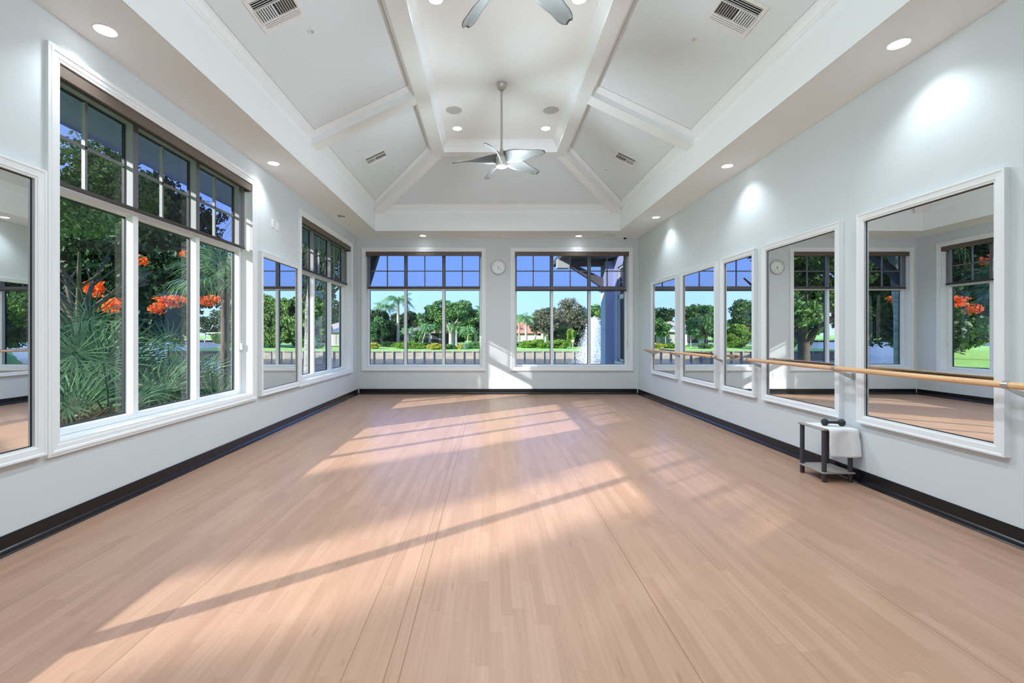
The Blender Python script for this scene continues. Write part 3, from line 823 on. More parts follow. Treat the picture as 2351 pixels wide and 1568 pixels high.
# seawall
pale = noise_mat('seawall_concrete', (.30,.27,.225), (.41,.37,.31), .9, .9, (1,1,3))
sw = empty('seawall', (0, 65, WZ), 'pale panelled seawall with posts along the far lake shore', 'seawall')
p = MB().box(-46, 60, 65.0, 65.3, WZ-.4, -1.10); p.box(-46.0, -45.7, 65.3, 160, WZ-.4, -1.10); build('panel_wall', p, pale, sw)
p = MB().box(-46.2, 60, 64.86, 65.42, -1.10, -1.0); p.box(-46.2, -45.6, 65.42, 160, -1.10, -1.0); build('cap', p, pale, sw)
pm = None
k = 0
for i in range(74):
    x = -45.2+1.43*i
    if pm is None:
        o = build('post', MB().box(x-.11, x+.10, 64.80, 65.0, WZ-.4, -1.02), pale, sw); pm = (o, x)
    else:
        o = pm[0].copy(); COL.objects.link(o); o.location.x = x-pm[1]

# ------------------------------------------------------------------ vegetation generators
def leaf_quads(P, size, asp=.55, flat=0.0):
    n = len(P)
    a = rng.normal(size=(n,3)); a /= np.linalg.norm(a, axis=1)[:,None]
    b = rng.normal(size=(n,3)); b -= a*(a*b).sum(1)[:,None]; b /= np.linalg.norm(b, axis=1)[:,None]
    s = size*(.6+.8*rng.random(n))[:,None]
    a = a*s; b = b*s*asp
    V = np.stack([P-a, P-b*.9, P+a, P+b*.9], 1).reshape(-1,3)
    F = np.arange(4*n).reshape(n,4)
    return V, F
def crown_points(blobs, n, clumps=14, shell=.55):
    pts = []
    tot = sum(b[3]*b[4]*b[5] for b in blobs)
    for cx, cy, cz, rx, ry, rz in blobs:
        m = max(8, int(n*(rx*ry*rz)/tot))
        nc = max(6, int(clumps))
        d = rng.normal(size=(nc,3)); d /= np.linalg.norm(d, axis=1)[:,None]
        rad = shell+(1-shell)*rng.random(nc)[:,None]
        C = d*rad*.82
        idx = rng.integers(0, nc, m)
        q = rng.normal(size=(m,3)); q /= np.linalg.norm(q, axis=1)[:,None]
        q *= (rng.random(m)**.4)[:,None]*(1.9/nc**.36)*.5
        pts.append((C[idx]+q)*np.array([rx,ry,rz])+np.array([cx,cy,cz]))
    return np.concatenate(pts)
G = {}
G['ficus'] = island_mat('ficus_leaf', (.065,.18,.06), (.20,.38,.12))
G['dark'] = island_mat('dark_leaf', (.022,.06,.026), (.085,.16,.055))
G['bright'] = island_mat('bright_leaf', (.11,.25,.03), (.30,.46,.07))
G['yellow'] = island_mat('croton_leaf', (.30,.38,.05), (.75,.62,.10))
G['grey'] = island_mat('twiggy_leaf', (.10,.13,.08), (.25,.25,.17))
G['pine'] = island_mat('pine_leaf', (.035,.10,.03), (.22,.36,.10))
G['palm'] = island_mat('palm_leaf', (.10,.26,.10), (.30,.52,.25), .4)
G['palmetto'] = island_mat('palmetto_leaf', (.020,.07,.035), (.20,.36,.16), .38)
G['flame'] = island_mat('flame_tree_leaf', (.010,.035,.014), (.05,.11,.04))
G['brown'] = island_mat('dry_leaf', (.14,.10,.05), (.28,.22,.12))
G['red'] = island_mat('flame_flower', (.80,.07,.01), (1.0,.30,.05), .5, .35)
G['agave'] = island_mat('agave_leaf', (.20,.32,.30), (.35,.48,.45))
bark_p = noise_mat('pale_bark', (.36,.31,.26), (.55,.50,.43), 4, .9, (1,1,.3))
bark_d = noise_mat('dark_bark', (.055,.042,.033), (.12,.095,.075), 4, .9, (1,1,.3))

def trunk_mesh(h, r, branches=5, spread=2.0, top=None, lean=0, seed=0):
    rnd = random.Random(seed); mb = MB()
    hb = h*.42
    mb.tube([(0,0,-.4),(lean*.1,0,h*.12),(lean*.3,0,hb)], [r*1.3, r, r*.85], 9)
    for k in range(branches):
        a = 2*PI*k/branches+rnd.random()*.8; s = spread*(.6+.6*rnd.random()); z1 = h*(.62+.3*rnd.random())
        p0 = (lean*.3, 0, hb*(.75+.25*rnd.random())); p1 = (p0[0]+math.cos(a)*s*.4, math.sin(a)*s*.4, (p0[2]+z1)/2*1.0); p2 = (p0[0]+math.cos(a)*s, math.sin(a)*s, z1)
        mb.tube([p0, p1, p2], [r*.55, r*.38, r*.15], 6, cap=False)
        for q in range(2):
            b = a+(-.7 if q else .7); mb.tube([p1, (p1[0]+math.cos(b)*s*.5, p1[1]+math.sin(b)*s*.5, (p1[2]+z1)/2+.3*rnd.random())], [r*.28, r*.10], 5, cap=False)
    return mb
def tree(x, y, blobs, n, size, leaf, bark, label, h, r, z=None, branches=5, spread=2.0, lean=0, clumps=16, group='trees outside', cat='tree', name='tree', flowers=None, seed=1, shell=.55):
    global rng
    rng = np.random.default_rng(1000+seed)
    z = (farz(x, y) if y > 64 else nearz(x, y)) if z is None else z
    root = empty(name, (x, y, z), label, cat, group)
    P = crown_points(blobs, n, clumps, shell)
    V, F = leaf_quads(P, size)
    link_mesh('crown', mesh_np('crown', V, F, leaf), root)
    mb = trunk_mesh(h, r, branches, spread, lean=lean, seed=seed)
    me = bpy.data.meshes.new('trunk'); me.from_pydata([tuple(v) for v in mb.v], [], mb.f); me.polygons.foreach_set('use_smooth', mb.sm); me.materials.append(bark)
    link_mesh('trunk', me, root)
    if flowers:
        P = crown_points(flowers[0], flowers[1], flowers[2]); V, F = leaf_quads(P, flowers[3], .8)
        link_mesh('flowers', mesh_np('flowers', V, F, G['red']), root)
    return root
def shrub(x, y, w, d, h, n, size, leaf, label, cat='shrub', z=None, clumps=20, name='shrub', asp=.55):
    z = (farz(x, y) if y > 64 else nearz(x, y)) if z is None else z
    global rng
    rng = np.random.default_rng(int(abs(x*97+y*13)*10))
    P = crown_points([(0,0,h*.45,w/2,d/2,h*.55)], n, clumps, .7)
    V, F = leaf_quads(P, size, asp)
    o = link_mesh(name, mesh_np(name, V, F, leaf), None, (x, y, z))
    return tag(o, label, cat, 'shrubs and hedges outside')
def palm_crown(nf, ln, droop, wl_, leaflets=26, up=.6, seed=0):
    rnd = random.Random(seed); V = []; Fq = []
    for k in range(nf):
        a = 2*PI*k/nf*2.4+rnd.random()*.5; e = up*(1-1.6*k/nf)+rnd.random()*.2
        L_ = ln*(.85+.3*rnd.random()); da = Vector((math.cos(a), math.sin(a), 0)); pa = Vector((-da.y, da.x, 0))
        prev = None
        for i in range(leaflets+1):
            t = i/leaflets
            p = da*(L_*math.sin(t*1.35)/1.0*math.cos(e)*.95) + Vector((0,0,L_*(math.sin(e)*t*1.1 - droop*t*t)))
            if prev is not None and i > 2:
                wl2_ = wl_*(math.sin(PI*min(1, t*.9+.12)))*(.8+.4*rnd.random()); tw_ = (p-prev)
                for s in (-1, 1):
                    q = prev + pa*s*wl2_*.75 + tw_*2.0 + Vector((0,0,-wl2_*(.45+.35*rnd.random())))
                    b = len(V); V += [prev, prev+tw_*.8, q+tw_*.15, q]; Fq.append((b,b+1,b+2,b+3))
            if prev is not None:
                b = len(V); V += [prev-pa*.02, prev+pa*.02, p+pa*.012, p-pa*.012]; Fq.append((b,b+1,b+2,b+3))
            prev = p
    return [tuple(v) for v in V], Fq
palm_meshes = [mesh_np('palm_crown', *palm_crown(20, 2.9, .55, .75, seed=s), G['palm']) for s in (1, 2)]
def palm(x, y, h, r, label, s=1.0, lean=0.0, v=0, rz=0, z=None, bark=None, shaft=True):
    z = (farz(x, y) if y > 64 else nearz(x, y)) if z is None else z
    root = empty('palm_tree', (x, y, z), label, 'palm tree', 'palm trees outside')
    mb = MB().tube([(0,0,-.3),(lean*.2,0,h*.3),(lean*.6,0,h*.65),(lean,0,h-.2)], [r*1.25, r, r*.9, r*.75], 10)
    o = build('trunk', mb.xf(Matrix.Translation((x,y,z))), bark or bark_p, root)
    if shaft:
        build('crownshaft', MB().tube([(x+lean,y,z+h-.9*s),(x+lean,y,z+h-.5*s),(x+lean,y,z+h+.2*s)], [r*.8, r*1.0, r*.5], 10), paint('crownshaft', (.16,.26,.10), .5), root)
    c = link_mesh('fronds', palm_meshes[v], root, (lean, 0, h), rz); c.scale = (s, s, s)
    return root
def fan_leaf(nseg, ln, wd, droop, rnd, spread=4.9):
    """palmate leaf lying in the xy plane around origin, opening towards +x"""
    V = []; F = []
    for k in range(nseg):
        a = -spread/2+spread*k/(nseg-1); L_ = ln*(.75+.25*math.cos(a*.55))*(.92+.16*rnd.random())
        d = Vector((math.cos(a), math.sin(a), 0)); n = Vector((-d.y, d.x, 0))*wd
        zt = -droop*L_*(.5+.5*rnd.random()); up_ = .12*L_*(1-abs(a)/spread)
        p0 = d*.03; p1 = d*L_*.45+Vector((0,0,up_*.6)); p2 = d*L_*.8+Vector((0,0,up_*.5+zt*.4)); p3 = d*L_+Vector((0,0,zt))
        b = len(V); V += [p0-n*.3, p0+n*.3, p1+n, p1-n, p2+n*.7, p2-n*.7, p3+n*.08, p3-n*.08]
        F += [(b,b+1,b+2,b+3), (b+3,b+2,b+4,b+5), (b+5,b+4,b+6,b+7)]
    return V, F
def palmetto_mesh(nl, ln, h, seed, wd=.013, nseg=24, emin=.15, emax=1.35, droop=.25):
    rnd = random.Random(seed); V = []; F = []
    for k in range(nl):
        a = 2*PI*k/nl*1.62+rnd.random()*.6; e = emin+(emax-emin)*rnd.random()
        sl = h*(.55+.5*rnd.random()); d = Vector((math.cos(a)*math.cos(e), math.sin(a)*math.cos(e), math.sin(e)))
        base = Vector((rnd.uniform(-.12,.12), rnd.uniform(-.12,.12), .05)); tip = base+d*sl
        s_ = Vector((-math.sin(a), math.cos(a), 0))*.007
        b = len(V); V += [base-s_, base+s_, tip+s_, tip-s_]; F.append((b,b+1,b+2,b+3))
        lv, lf = fan_leaf(nseg, ln*(.75+.4*rnd.random()), wd, droop, rnd)
        xa = (d*.8+Vector((0,0,.25))).normalized(); ya = Vector((-math.sin(a), math.cos(a), 0)); 
        ya = (ya+Vector((0,0,rnd.uniform(-.4,.4)))).normalized(); za = xa.cross(ya).normalized(); ya = za.cross(xa)
        tilt = Matrix((xa, ya, za)).transposed()
        b = len(V); V += [tip+tilt @ p for p in lv]; F += [tuple(i+b for i in f_) for f_ in lf]
    return mesh_np('palmetto_fronds', [tuple(v) for v in V], F, G['palmetto'])
pmesh = [palmetto_mesh(26, .62, .95, s) for s in (11, 12, 13)]
pmesh_dry = palmetto_mesh(22, .45, .5, 21, emin=-.1, emax=.7, droop=.5); pmesh_dry.materials[0] = G['brown']
def palmetto(x, y, s, v, rz, label, z=None, dry=True):
    z = nearz(x, y) if z is None else z
    root = empty('saw_palmetto', (x, y, z), label, 'palmetto', 'saw palmettos outside the left windows', rz=rz)
    c = link_mesh('fronds', pmesh[v], root, (0,0,.15)); c.scale = (s, s, s)
    if dry:
        c = link_mesh('dead_fronds', pmesh_dry, root, (0,0,.02)); c.scale = (s, s, s)
    return root

def X_at(px, Y): return (px-1123)/1045*Y

# --- saw palmettos just outside the left windows
pl = [(-4.9, 5.0, 1.05, 0, .3, 'saw palmetto with a big star leaf close to the nearest left window'),
      (-5.2, 6.4, 1.15, 1, 1.7, 'saw palmetto against the middle of the nearest left window'),
      (-6.3, 5.9, 1.30, 2, 4.0, 'tall saw palmetto behind the star leaf plant'),
      (-4.6, 7.5, .80, 0, 2.2, 'low saw palmetto in the third light of the nearest left window'),
      (-6.6, 8.2, 1.15, 1, 5.1, 'saw palmetto seen through the second light of the near window'),
      (-7.35, 8.2, 1.6, 2, .9, 'tallest saw palmetto reaching up to the orange flowers'),
      (-5.6, 8.9, .85, 2, 3.3, 'small saw palmetto low in the third light'),
      (-8.3, 10.3, 1.15, 0, 1.2, 'saw palmetto farther out by the lawn edge'),
      (-7.0, 10.6, 1.0, 1, 2.9, 'saw palmetto in front of the lake view'),
      (-5.0, 3.7, 1.1, 1, 5.5, 'saw palmetto at the left edge of the nearest window'),
      (-9.9, 9.8, 1.5, 1, 3.9, 'large saw palmetto farther left behind the others'),
      (-4.5, 9.4, .55, 1, .2, 'small saw palmetto beside the far left window'),
      (-8.6, 12.4, 1.0, 2, 2.0, 'farthest saw palmetto before the lawn'),]
plants = [palmetto(*a) for a in pl]
def star(px, py, Y, ln, roll, host, seed):
    lv, lf = fan_leaf(26, ln, .0095, .12, random.Random(seed), 5.6)
    c = Vector((X_at(px, Y), Y, EYE-(py-768)/1045*Y))
    nrm = (Vector((0, 0, EYE))-c).normalized(); nrm = (nrm+Vector((.25, .1, .35))).normalized()
    xa = Vector((0,0,1)); xa = (xa-nrm*xa.dot(nrm)).normalized(); ya = nrm.cross(xa)
    R_ = Matrix((xa, ya, nrm)).transposed().to_4x4() @ Matrix.Rotation(roll, 4, 'Z')
    mb = MB(); mb.add([c + R_ @ p for p in lv], lf)
    mb.tube([(c.x-.1, c.y+.25, -.5), (c.x-.05, c.y+.12, c.z-.35), tuple(c)], [.012,.009,.006], 6)
    # parts of the plant they grow from; the plant is turned about z
    inv = host.matrix_basis.inverted()
    me = bpy.data.meshes.new('star_leaf'); me.from_pydata([tuple(inv @ Vector(p)) for p in mb.v], [], mb.f); me.materials.append(G['palmetto'])
    link_mesh('star_leaf', me, host)
star(237, 833, 5.3, .50, 0, plants[0], 3); star(172, 812, 5.0, .42, .8, plants[9], 4); star(150, 930, 4.6, .26, -.6, plants[9], 5)
star(205, 735, 6.6, .55, .5, plants[2], 6); star(340, 900, 6.0, .34, .3, plants[1], 7); star(385, 790, 7.6, .50, -.2, plants[4], 8)
shrub(-4.75, 5.0, 1.7, 3.4, 1.15, 9000, .17, G['brown'], 'brown dead palmetto thatch under the near window', 'undergrowth', clumps=60, name='undergrowth', asp=.07)
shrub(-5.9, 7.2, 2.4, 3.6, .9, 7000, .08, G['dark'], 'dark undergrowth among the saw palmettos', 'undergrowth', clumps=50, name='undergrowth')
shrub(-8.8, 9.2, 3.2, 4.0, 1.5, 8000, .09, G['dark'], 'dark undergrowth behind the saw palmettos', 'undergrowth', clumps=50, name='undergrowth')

# --- trees on the near bank
tree(-24.8, 27, [(2.8,0,7.4,7.6,6.5,3.6),(7.0,-2,5.4,4.4,4,2.3),(-1.2,-1,5.4,4.4,4,2.4),(2.8,1,10.0,5.5,4.5,2.6),(2.8,-3,4.9,5.5,3,1.7),(3.2,-3.2,6.8,6.6,3.0,2.0),(9,-3,5.2,3.5,3,1.7)], 90000, .15, G['flame'], bark_d,
     'flame tree with clusters of orange-red flowers outside the left window', 8, .38, branches=8, spread=5.5, clumps=60, name='flame_tree', group=None,
     flowers=([(7.7,-7.3,4.35,.55,.4,.55),(8.6,-7.3,3.5,.75,.4,.38),(6.7,-7.2,3.4,.4,.3,.3),(10.1,-6.9,3.35,.35,.3,.35),(9.9,-5.6,3.8,1.1,.5,.32),(11.2,-4.8,3.9,.9,.5,.3),(9.0,-6.4,5.6,.5,.3,.25),(10.6,-5.6,6.0,.4,.3,.2)], 1900, 14, .07), seed=3)
tree(-11.9, 13.2, [(0,0,6.2,2.3,2.6,1.5),(-1.2,-.8,5.0,1.4,1.6,1.0)], 12000, .075, G['pine'], bark_d,
     'dark feathery tree hanging over the left window', 6, .16, branches=6, spread=2.2, clumps=40, seed=9, group=None)
# cabbage palm with hanging fan leaves, seen in the third light
cp = empty('cabbage_palm', (-6.5, 11.2, nearz(-6.5, 11.2)), 'cabbage palm with hanging fan leaves left of the framed mirror', 'palm tree')
build('trunk', MB().tube([(-6.5,11.2,-.9),(-6.5,11.2,2.6)], [.11,.09], 10), bark_d, cp)
c = link_mesh('fronds', palmetto_mesh(26, .62, .72, 31, wd=.015, nseg=24, emin=-.6, emax=1.3, droop=.75), cp, (0,0,3.15))
cp2 = empty('cabbage_palm', (-4.95, 13.3, nearz(-5, 13)), 'tall cabbage palm whose grey trunk crosses the far left window', 'palm tree')
build('trunk', MB().tube([(-5.3,13.3,-.9),(-5.25,13.3,2),(-5.0,13.3,4.6)], [.15,.12,.12], 12), noise_mat('ringed_bark', (.16,.16,.16), (.34,.34,.34), 2, .9, (1,1,8)), cp2)
c = link_mesh('fronds', palmetto_mesh(34, 1.15, 1.5, 33, wd=.022, nseg=30, emin=-.75, emax=1.3, droop=.7), cp2, (.05,0,5.35))
tree(-10.9, 25.5, [(0,0,7.4,3.6,3.4,2.8),(1.8,-1,5.2,2.2,2.2,1.4),(-2,0,5.6,2.2,2,1.5)], 20000, .14, G['pine'], bark_d,
     'dark trunked pine on the near bank seen in the clock mirror', 8.5, .34, branches=7, spread=2.8, clumps=34, seed=5, group=None)
# trees toward the sun that dapple the light
tree(-19.1, -15.2, [(0,0,10.6,3.0,3.6,4.2),(.5,0,7.6,2.4,3.0,2.5)], 40000, .20, G['dark'], bark_d, 'tree standing toward the sun behind the camera', 11, .3, spread=2.4, clumps=160, shell=.15, seed=6, group=None)
tree(-19.1, -9.5, [(0,0,10.6,.9,.85,3.6)], 2600, .14, G['dark'], bark_d, 'slim upright tree toward the sun behind the camera', 9, .1, spread=.5, clumps=26, seed=18, group=None)
tree(-11.4, 3.4, [(0,0,6.4,1.6,1.15,1.7),(0,.4,3.4,1.2,1.2,1.4)], 9000, .12, G['dark'], bark_d, 'tree outside left beyond the palmettos, toward the sun', 6, .16, spread=1.8, clumps=26, seed=8, group=None)
for i in range(11):
    x = -62+i*3.3; y = 76-i*2.9+(i%3)*2.5; r = 3.6+(i%4)*.7
    if shore(x)-y < 3: y = shore(x)-4-(i%3)
    tree(x, y, [(0,0,r*.95,r*1.1,r,r*.95)], 8000, .24, G['ficus' if i%4==1 else 'dark'], bark_d, 'green tree in the row behind the flame tree by the lake, %s from the left' % ('first second third fourth fifth sixth seventh eighth ninth tenth eleventh'.split()[i]), r*1.4, .25, spread=r*.6, clumps=40, seed=80+i, group='trees behind the flame tree')
for a in ((-33, 20, 4.5, 'round green tree far left on the near lawn'), (-40, 38, 5.5, 'big green tree on the near lawn beyond the flame tree'), (-29, 12, 4, 'leafy tree on the lawn left of the flame tree')):
    x, y, r, lb = a
    tree(x, y, [(0,0,r*1.25,r,r,r*.75)], 14000, .2, G['dark'], bark_d, lb, r*1.6, .3, spread=r*.6, clumps=40, seed=int(r*10))

ORD = 'first second third fourth fifth sixth seventh eighth ninth tenth eleventh twelfth thirteenth fourteenth fifteenth'.split()
# --- far shore, seen through the far wall windows and in the mirrors
far = 'trees across the lake'
def ftree(px, Y, w, h, n, leaf, bark, label, size=.22, base=0.0, **k):
    x = X_at(px, Y); r = w/2
    hb = h*.62
    return tree(x, Y, [(0,0,base+h*.66,r*.9,r*.8,h*.30),(r*.5,-.5,base+h*.52,r*.55,r*.6,h*.22),(-r*.5,-.3,base+h*.52,r*.55,r*.6,h*.22),(0,0,base+h*.82,r*.55,r*.5,h*.18)],
                n, size, leaf, bark, label, h*.8, .32, group=far, spread=r*.6, **k)
ftree(868, 78, 6.5, 7.2, 12000, G['dark'], bark_d, 'dark tree at the left of the window left of the clock', base=-.6, seed=21)
ftree(880, 84, 6.0, 4.6, 8000, G['dark'], bark_d, 'low dark tree in front of the pale roof at left', base=-1.6, seed=22)
ftree(905, 82, 4.2, 5.0, 6000, G['dark'], bark_d, 'dark bushy tree at the foot of the royal palm', base=-1.4, seed=23)
ftree(941, 92, 4.2, 6.8, 6000, G['dark'], bark_d, 'dark tree between the royal palm and the big ficus', seed=24)
# big ficus
fx = X_at(1035, 80)
tree(fx, 80, [(0,0,6.2,4.6,3.6,2.1),(-3.4,0,4.8,2.7,2.6,1.9),(3.8,0,4.9,2.6,2.6,1.7),(-1.6,0,7.2,2.2,2,1.1),(1.9,0,7.0,2.2,2,1.1),(-4.2,-.5,3.4,1.8,1.5,1.1)], 26000, .19, G['ficus'], bark_p,
     'wide spreading ficus with pale branches in the window left of the clock', 6.4, .38, group=far, branches=9, spread=3.4, clumps=26, seed=25)
ftree(1092, 84, 6.2, 6.8, 9000, G['dark'], bark_p, 'dark tree at the right edge of the window left of the clock', seed=26)
ftree(962, 75, 2.6, 3.0, 2500, G['ficus'], bark_p, 'small fresh green tree in front of the gabled house', .16, seed=27, branches=4)
ftree(1011, 90, 5, 5.2, 3500, G['dark'], bark_d, 'dark tree behind the gabled house', seed=28)
palm(X_at(914, 78), 78, 8.3, .26, 'tall royal palm in the window left of the clock', 1.15, v=0)
palm(X_at(884, 82), 82, 7.2, .22, 'royal palm partly hidden behind the dark tree', 1.0, v=1, rz=1)
palm(X_at(968, 74), 74, 3.6, .10, 'small leaning palm before the gabled house', .55, lean=.9, v=1, rz=2, shaft=False)
palm(X_at(937, 75), 75, 3.0, .10, 'short palm beside the hedge left of the house', .55, v=0, rz=.6, shaft=False)
palm(X_at(1048, 79), 79, 3.7, .17, 'palm with a bright white trunk under the big ficus', .7, v=1, rz=2.6)
palm(X_at(1074, 77), 77, 3.2, .13, 'palm with a green shaft right of the big ficus', .65, v=0, rz=1.6)
palm(X_at(1107, 88), 88, 7.2, .15, 'feathery palm top at the right edge of the window left of the clock', .7, v=1)
palm(X_at(1192, 80), 80, 5.2, .14, 'thin palm in front of the red tiled roof', .85, v=0, rz=.3)
palm(X_at(1208, 78), 78, 5.0, .22, 'thicker palm in front of the white garden wall', .9, v=1, rz=1.3)
palm(X_at(1229, 82), 82, 4.4, .16, 'palm half hidden by the twiggy tree', .7, v=0, rz=2.3)
palm(X_at(1330, 84), 84, 5.2, .2, 'palm with yellowing fronds beside the fountain', .9, v=1, rz=.9, shaft=False)
ftree(1246, 78, 4.8, 6.6, 9000, G['grey'], bark_p, 'twiggy grey tree in the window right of the clock', .17, seed=31, branches=8)
ftree(1262, 92, 7, 7.6, 9000, G['dark'], bark_d, 'dark green tree behind the twiggy tree', seed=32)
ftree(1308, 82, 7.4, 8.8, 6500, G['grey'], bark_p, 'tall open crowned tree right of the middle mullion', .17, seed=33, branches=9)
tree(X_at(1305, 84), 84, [(0,0,4.6,1.4,1.3,3.0),(0,0,6.6,.9,.9,1.6)], 9000, .18, G['dark'], bark_d, 'dark upright cypress-like tree in the window right of the clock', 6, .25, group=far, spread=.8, seed=34)
ftree(1325, 88, 6, 5.4, 7000, G['dark'], bark_d, 'dark tree before the beige roof by the fountain', seed=35)
ftree(1374, 92, 7, 8.4, 8000, G['ficus'], bark_d, 'yellow-green tree behind the fountain', seed=36)
ftree(1286, 80, 4.2, 3.6, 5000, G['ficus'], bark_d, 'round green tree in front of the beige roof', seed=37)
# the stretch seen only in the mirrors and through the left windows
for i, (x, y, w, h, lf, lb) in enumerate((
    (-16, 90, 8, 7.5, 'dark', 'dark tree right of the white house across the lake'), (-20.5, 77, 6.5, 6.6, 'ficus', 'green spreading tree in front of the white house across the lake'),
    (-26, 88, 9, 8.2, 'dark', 'dark tree behind the white house across the lake'), (-29.5, 76, 6.5, 7.2, 'ficus', 'leaning green tree left of the white house across the lake'),
    (-34, 88, 9, 9, 'pine', 'tall loose pine across the lake, right of the dense group'), (-40, 80, 9, 9.5, 'pine', 'tall pine in the middle of the dense group across the lake'),
    (-47, 90, 11, 11, 'pine', 'tallest pine at the left end of the dense group'), (-36, 78, 5, 4, 'bright', 'low bright tree at the lawn edge across the lake'))):
    tree(x, y, [(0,0,h*.6,w*.45,w*.4,h*.34),(w*.25,0,h*.42,w*.3,w*.3,h*.25),(-w*.25,0,h*.45,w*.3,w*.3,h*.25)], 11000, .24, G[lf], bark_d, lb, h*.75, .3, group=far, spread=w*.28, seed=40+i)
for i, (x, y, h) in enumerate(((21.5, 84, 7.2), (23.5, 76, 9.6), (26.5, 79, 10.2), (30.5, 76, 9.4), (34.5, 80, 10.0), (39, 78, 9.6))):
    tree(x, y, [(0,0,h*.66,3.2,2.8,h*.32),(1.8,-.6,h*.34,2.6,2.0,h*.28),(-1.8,-.6,h*.34,2.6,2.0,h*.28),(0,-1.5,h*.16,3.4,1.2,h*.16)], 26000, .22, G['pine'], bark_d,
         ORD[i]+' bright pine from left reflected in the mirror between left windows', h*.8, .3, group='pines reflected in the left mirror', spread=2.4, clumps=44, seed=150+i)
rr = random.Random(4)
for i in range(13):
    x = -400+i*27+rr.uniform(-5,5); y = 222+rr.uniform(0,14); h = rr.uniform(9,15)
    tree(x, y, [(0,0,h*.55,h*.95,h*.7,h*.42)], 2600, .75, G['ficus' if i % 2 else 'dark'], bark_d, ORD[i]+' tree from the left in the distant line across the lake end', h*.6, .4, group='distant tree line', z=-1.4, seed=60+i, spread=4)

for i in range(15):
    x = -34+i*5.2; y = 108+(i%3)*4
    tree(x, y, [(0,0,2.6,4.0,3,2.9)], 4200, .34, G['dark' if i%3 else 'ficus'], bark_d, ORD[i]+' rounded tree from the left in the dense back row behind the houses', 4, .3, group='back row of trees behind the houses', spread=2, clumps=40, seed=120+i)
# hedges and bushes
hd = [(948, 72, 6.6, 1.6, 1.15, 'bright', 'bright clipped hedge in front of the gabled house'), (912, 77, 9, 2, 1.3, 'dark', 'dark hedge under the royal palm'),
      (986, 74, 4.5, 1.5, 1.0, 'dark', 'dark clipped hedge below the gabled house porch'), (1000, 70, 3.0, 1.3, .95, 'yellow', 'yellow and green croton bush in front of the house'),
      (1034, 71, 1.8, 1.2, .8, 'ficus', 'small bush at the foot of the big ficus'), (1055, 71.5, 2.4, 1.3, .8, 'yellow', 'speckled croton bush under the ficus'), (1091, 72.5, 4.4, 1.5, 1.0, 'ficus', 'green hedge at the right end of the window left of the clock'),
      (1237, 72, 4.6, 2.2, 1.45, 'bright', 'big bright bush under the twiggy tree'), (1212, 73, 3.2, 1.8, 1.2, 'bright', 'bright bush left of the twiggy tree'), (1190, 76, 3.2, 1.6, .8, 'ficus', 'low hedge before the white garden wall'),
      (1283, 72, 3.2, 2.0, 1.5, 'bright', 'bright bush right of the mullion in the right far window'), (1300, 79, 6, 3, 3.0, 'dark', 'dark bush mass behind the bright bush'), (1311, 77, 1.6, 1.4, 3.2, 'bright', 'slim yellow-green bush before the dark mass'),
      (1335, 79, 5.5, 3, 3.0, 'dark', 'dark bush behind the fountain spray'), (1265, 74, 2.5, 1.5, 1.0, 'ficus', 'green bush behind the middle mullion')]
for px, Y, w, d, h, lf, lb in hd: shrub(X_at(px, Y), Y, w, d, h, int(1500*w*h**.7), .12, G[lf], lb)
for x, y, w, h, lf, lb in ((-22, 72, 3, .8, 'bright', 'round bush on the lawn before the white house'), (-19, 71, 4, 1.0, 'yellow', 'yellow-green bush near the seawall left of the house'),
      (-27, 71, 2.4, .9, 'ficus', 'low clipped bush near the seawall'), (-33, 75, 6, 2.2, 'bright', 'bright shrubs under the pines'), (-38, 74, 4, 1.4, 'red', 'orange flowering shrubs under the pines'), (-43, 76, 7, 3.0, 'ficus', 'green shrub bank at the end of the seawall')):
    shrub(x, y, w, 1.8, h, int(1500*w*h**.7), .13, G[lf], lb)
ag = MB()
ax, ay = X_at(1067, 70), 70; az = farz(ax, ay)
for k in range(26):
    a = 2.4*k; e = .25+.05*k; d = Vector((math.cos(a)*math.cos(e), math.sin(a)*math.cos(e), math.sin(e))); n = Vector((-math.sin(a), math.cos(a), 0))
    p = Vector((ax, ay, az)); b = [p-n*.04, p+n*.04, p+d*.5+n*.07, p+d*.5-n*.07, p+d*1.05]
    ag.add(b, [(0,1,2,3), (3,2,4)])
tag(build('agave', ag, G['agave'], loc=(ax, ay, az)), 'blue-grey spiky agave in the bed below the ficus', 'agave plant')

# --- houses across the lake
def house(px, Y, w, d, hw, hr, wall, roof, label, posts=(), panels=(), x=None, over=.6, z=None):
    cx = X_at(px, Y) if x is None else x; z = farz(cx, Y)-.05 if z is None else z
    root = empty('house', (cx, Y, z), label, 'house', 'houses across the lake')
    build('wall', MB().box(cx-w/2, cx+w/2, Y, Y+d, z, z+hw), wall, root)
    x0, x1, y0, y1 = cx-w/2-over, cx+w/2+over, Y-over, Y+d+over; q = min(w, d)/2
    r = MB(); zz = z+hw
    r.add([(x0,y0,zz),(x1,y0,zz),(x1,y1,zz),(x0,y1,zz),(cx-(w/2-q)-.01,Y+d/2,zz+hr),(cx+(w/2-q)+.01,Y+d/2,zz+hr)],
          [(0,1,5,4),(1,2,5),(2,3,4,5),(3,0,4),(0,3,2,1)])
    r.box(x0, x1, y0, y1, zz-.18, zz-.001)
    build('roof', r, roof, root)
    for a, b, z0, z1, mt in panels: build('window_panel', MB().box(cx+a, cx+b, Y-.04, Y+.02, z+z0, z+z1), mt, root)
    for p_ in posts: build('porch_post', MB().box(cx+p_-.12, cx+p_+.12, Y-2.2, Y-1.96, z, z+hw), M['tower'], root)
    return root, cx, z
tile_g = noise_mat('grey_roof', (.38,.34,.32), (.50,.46,.43), 1.2, .9, (1,1,8))
tile_r = noise_mat('red_roof', (.62,.20,.15), (.76,.32,.25), 1.5, .9, (1,1,8))
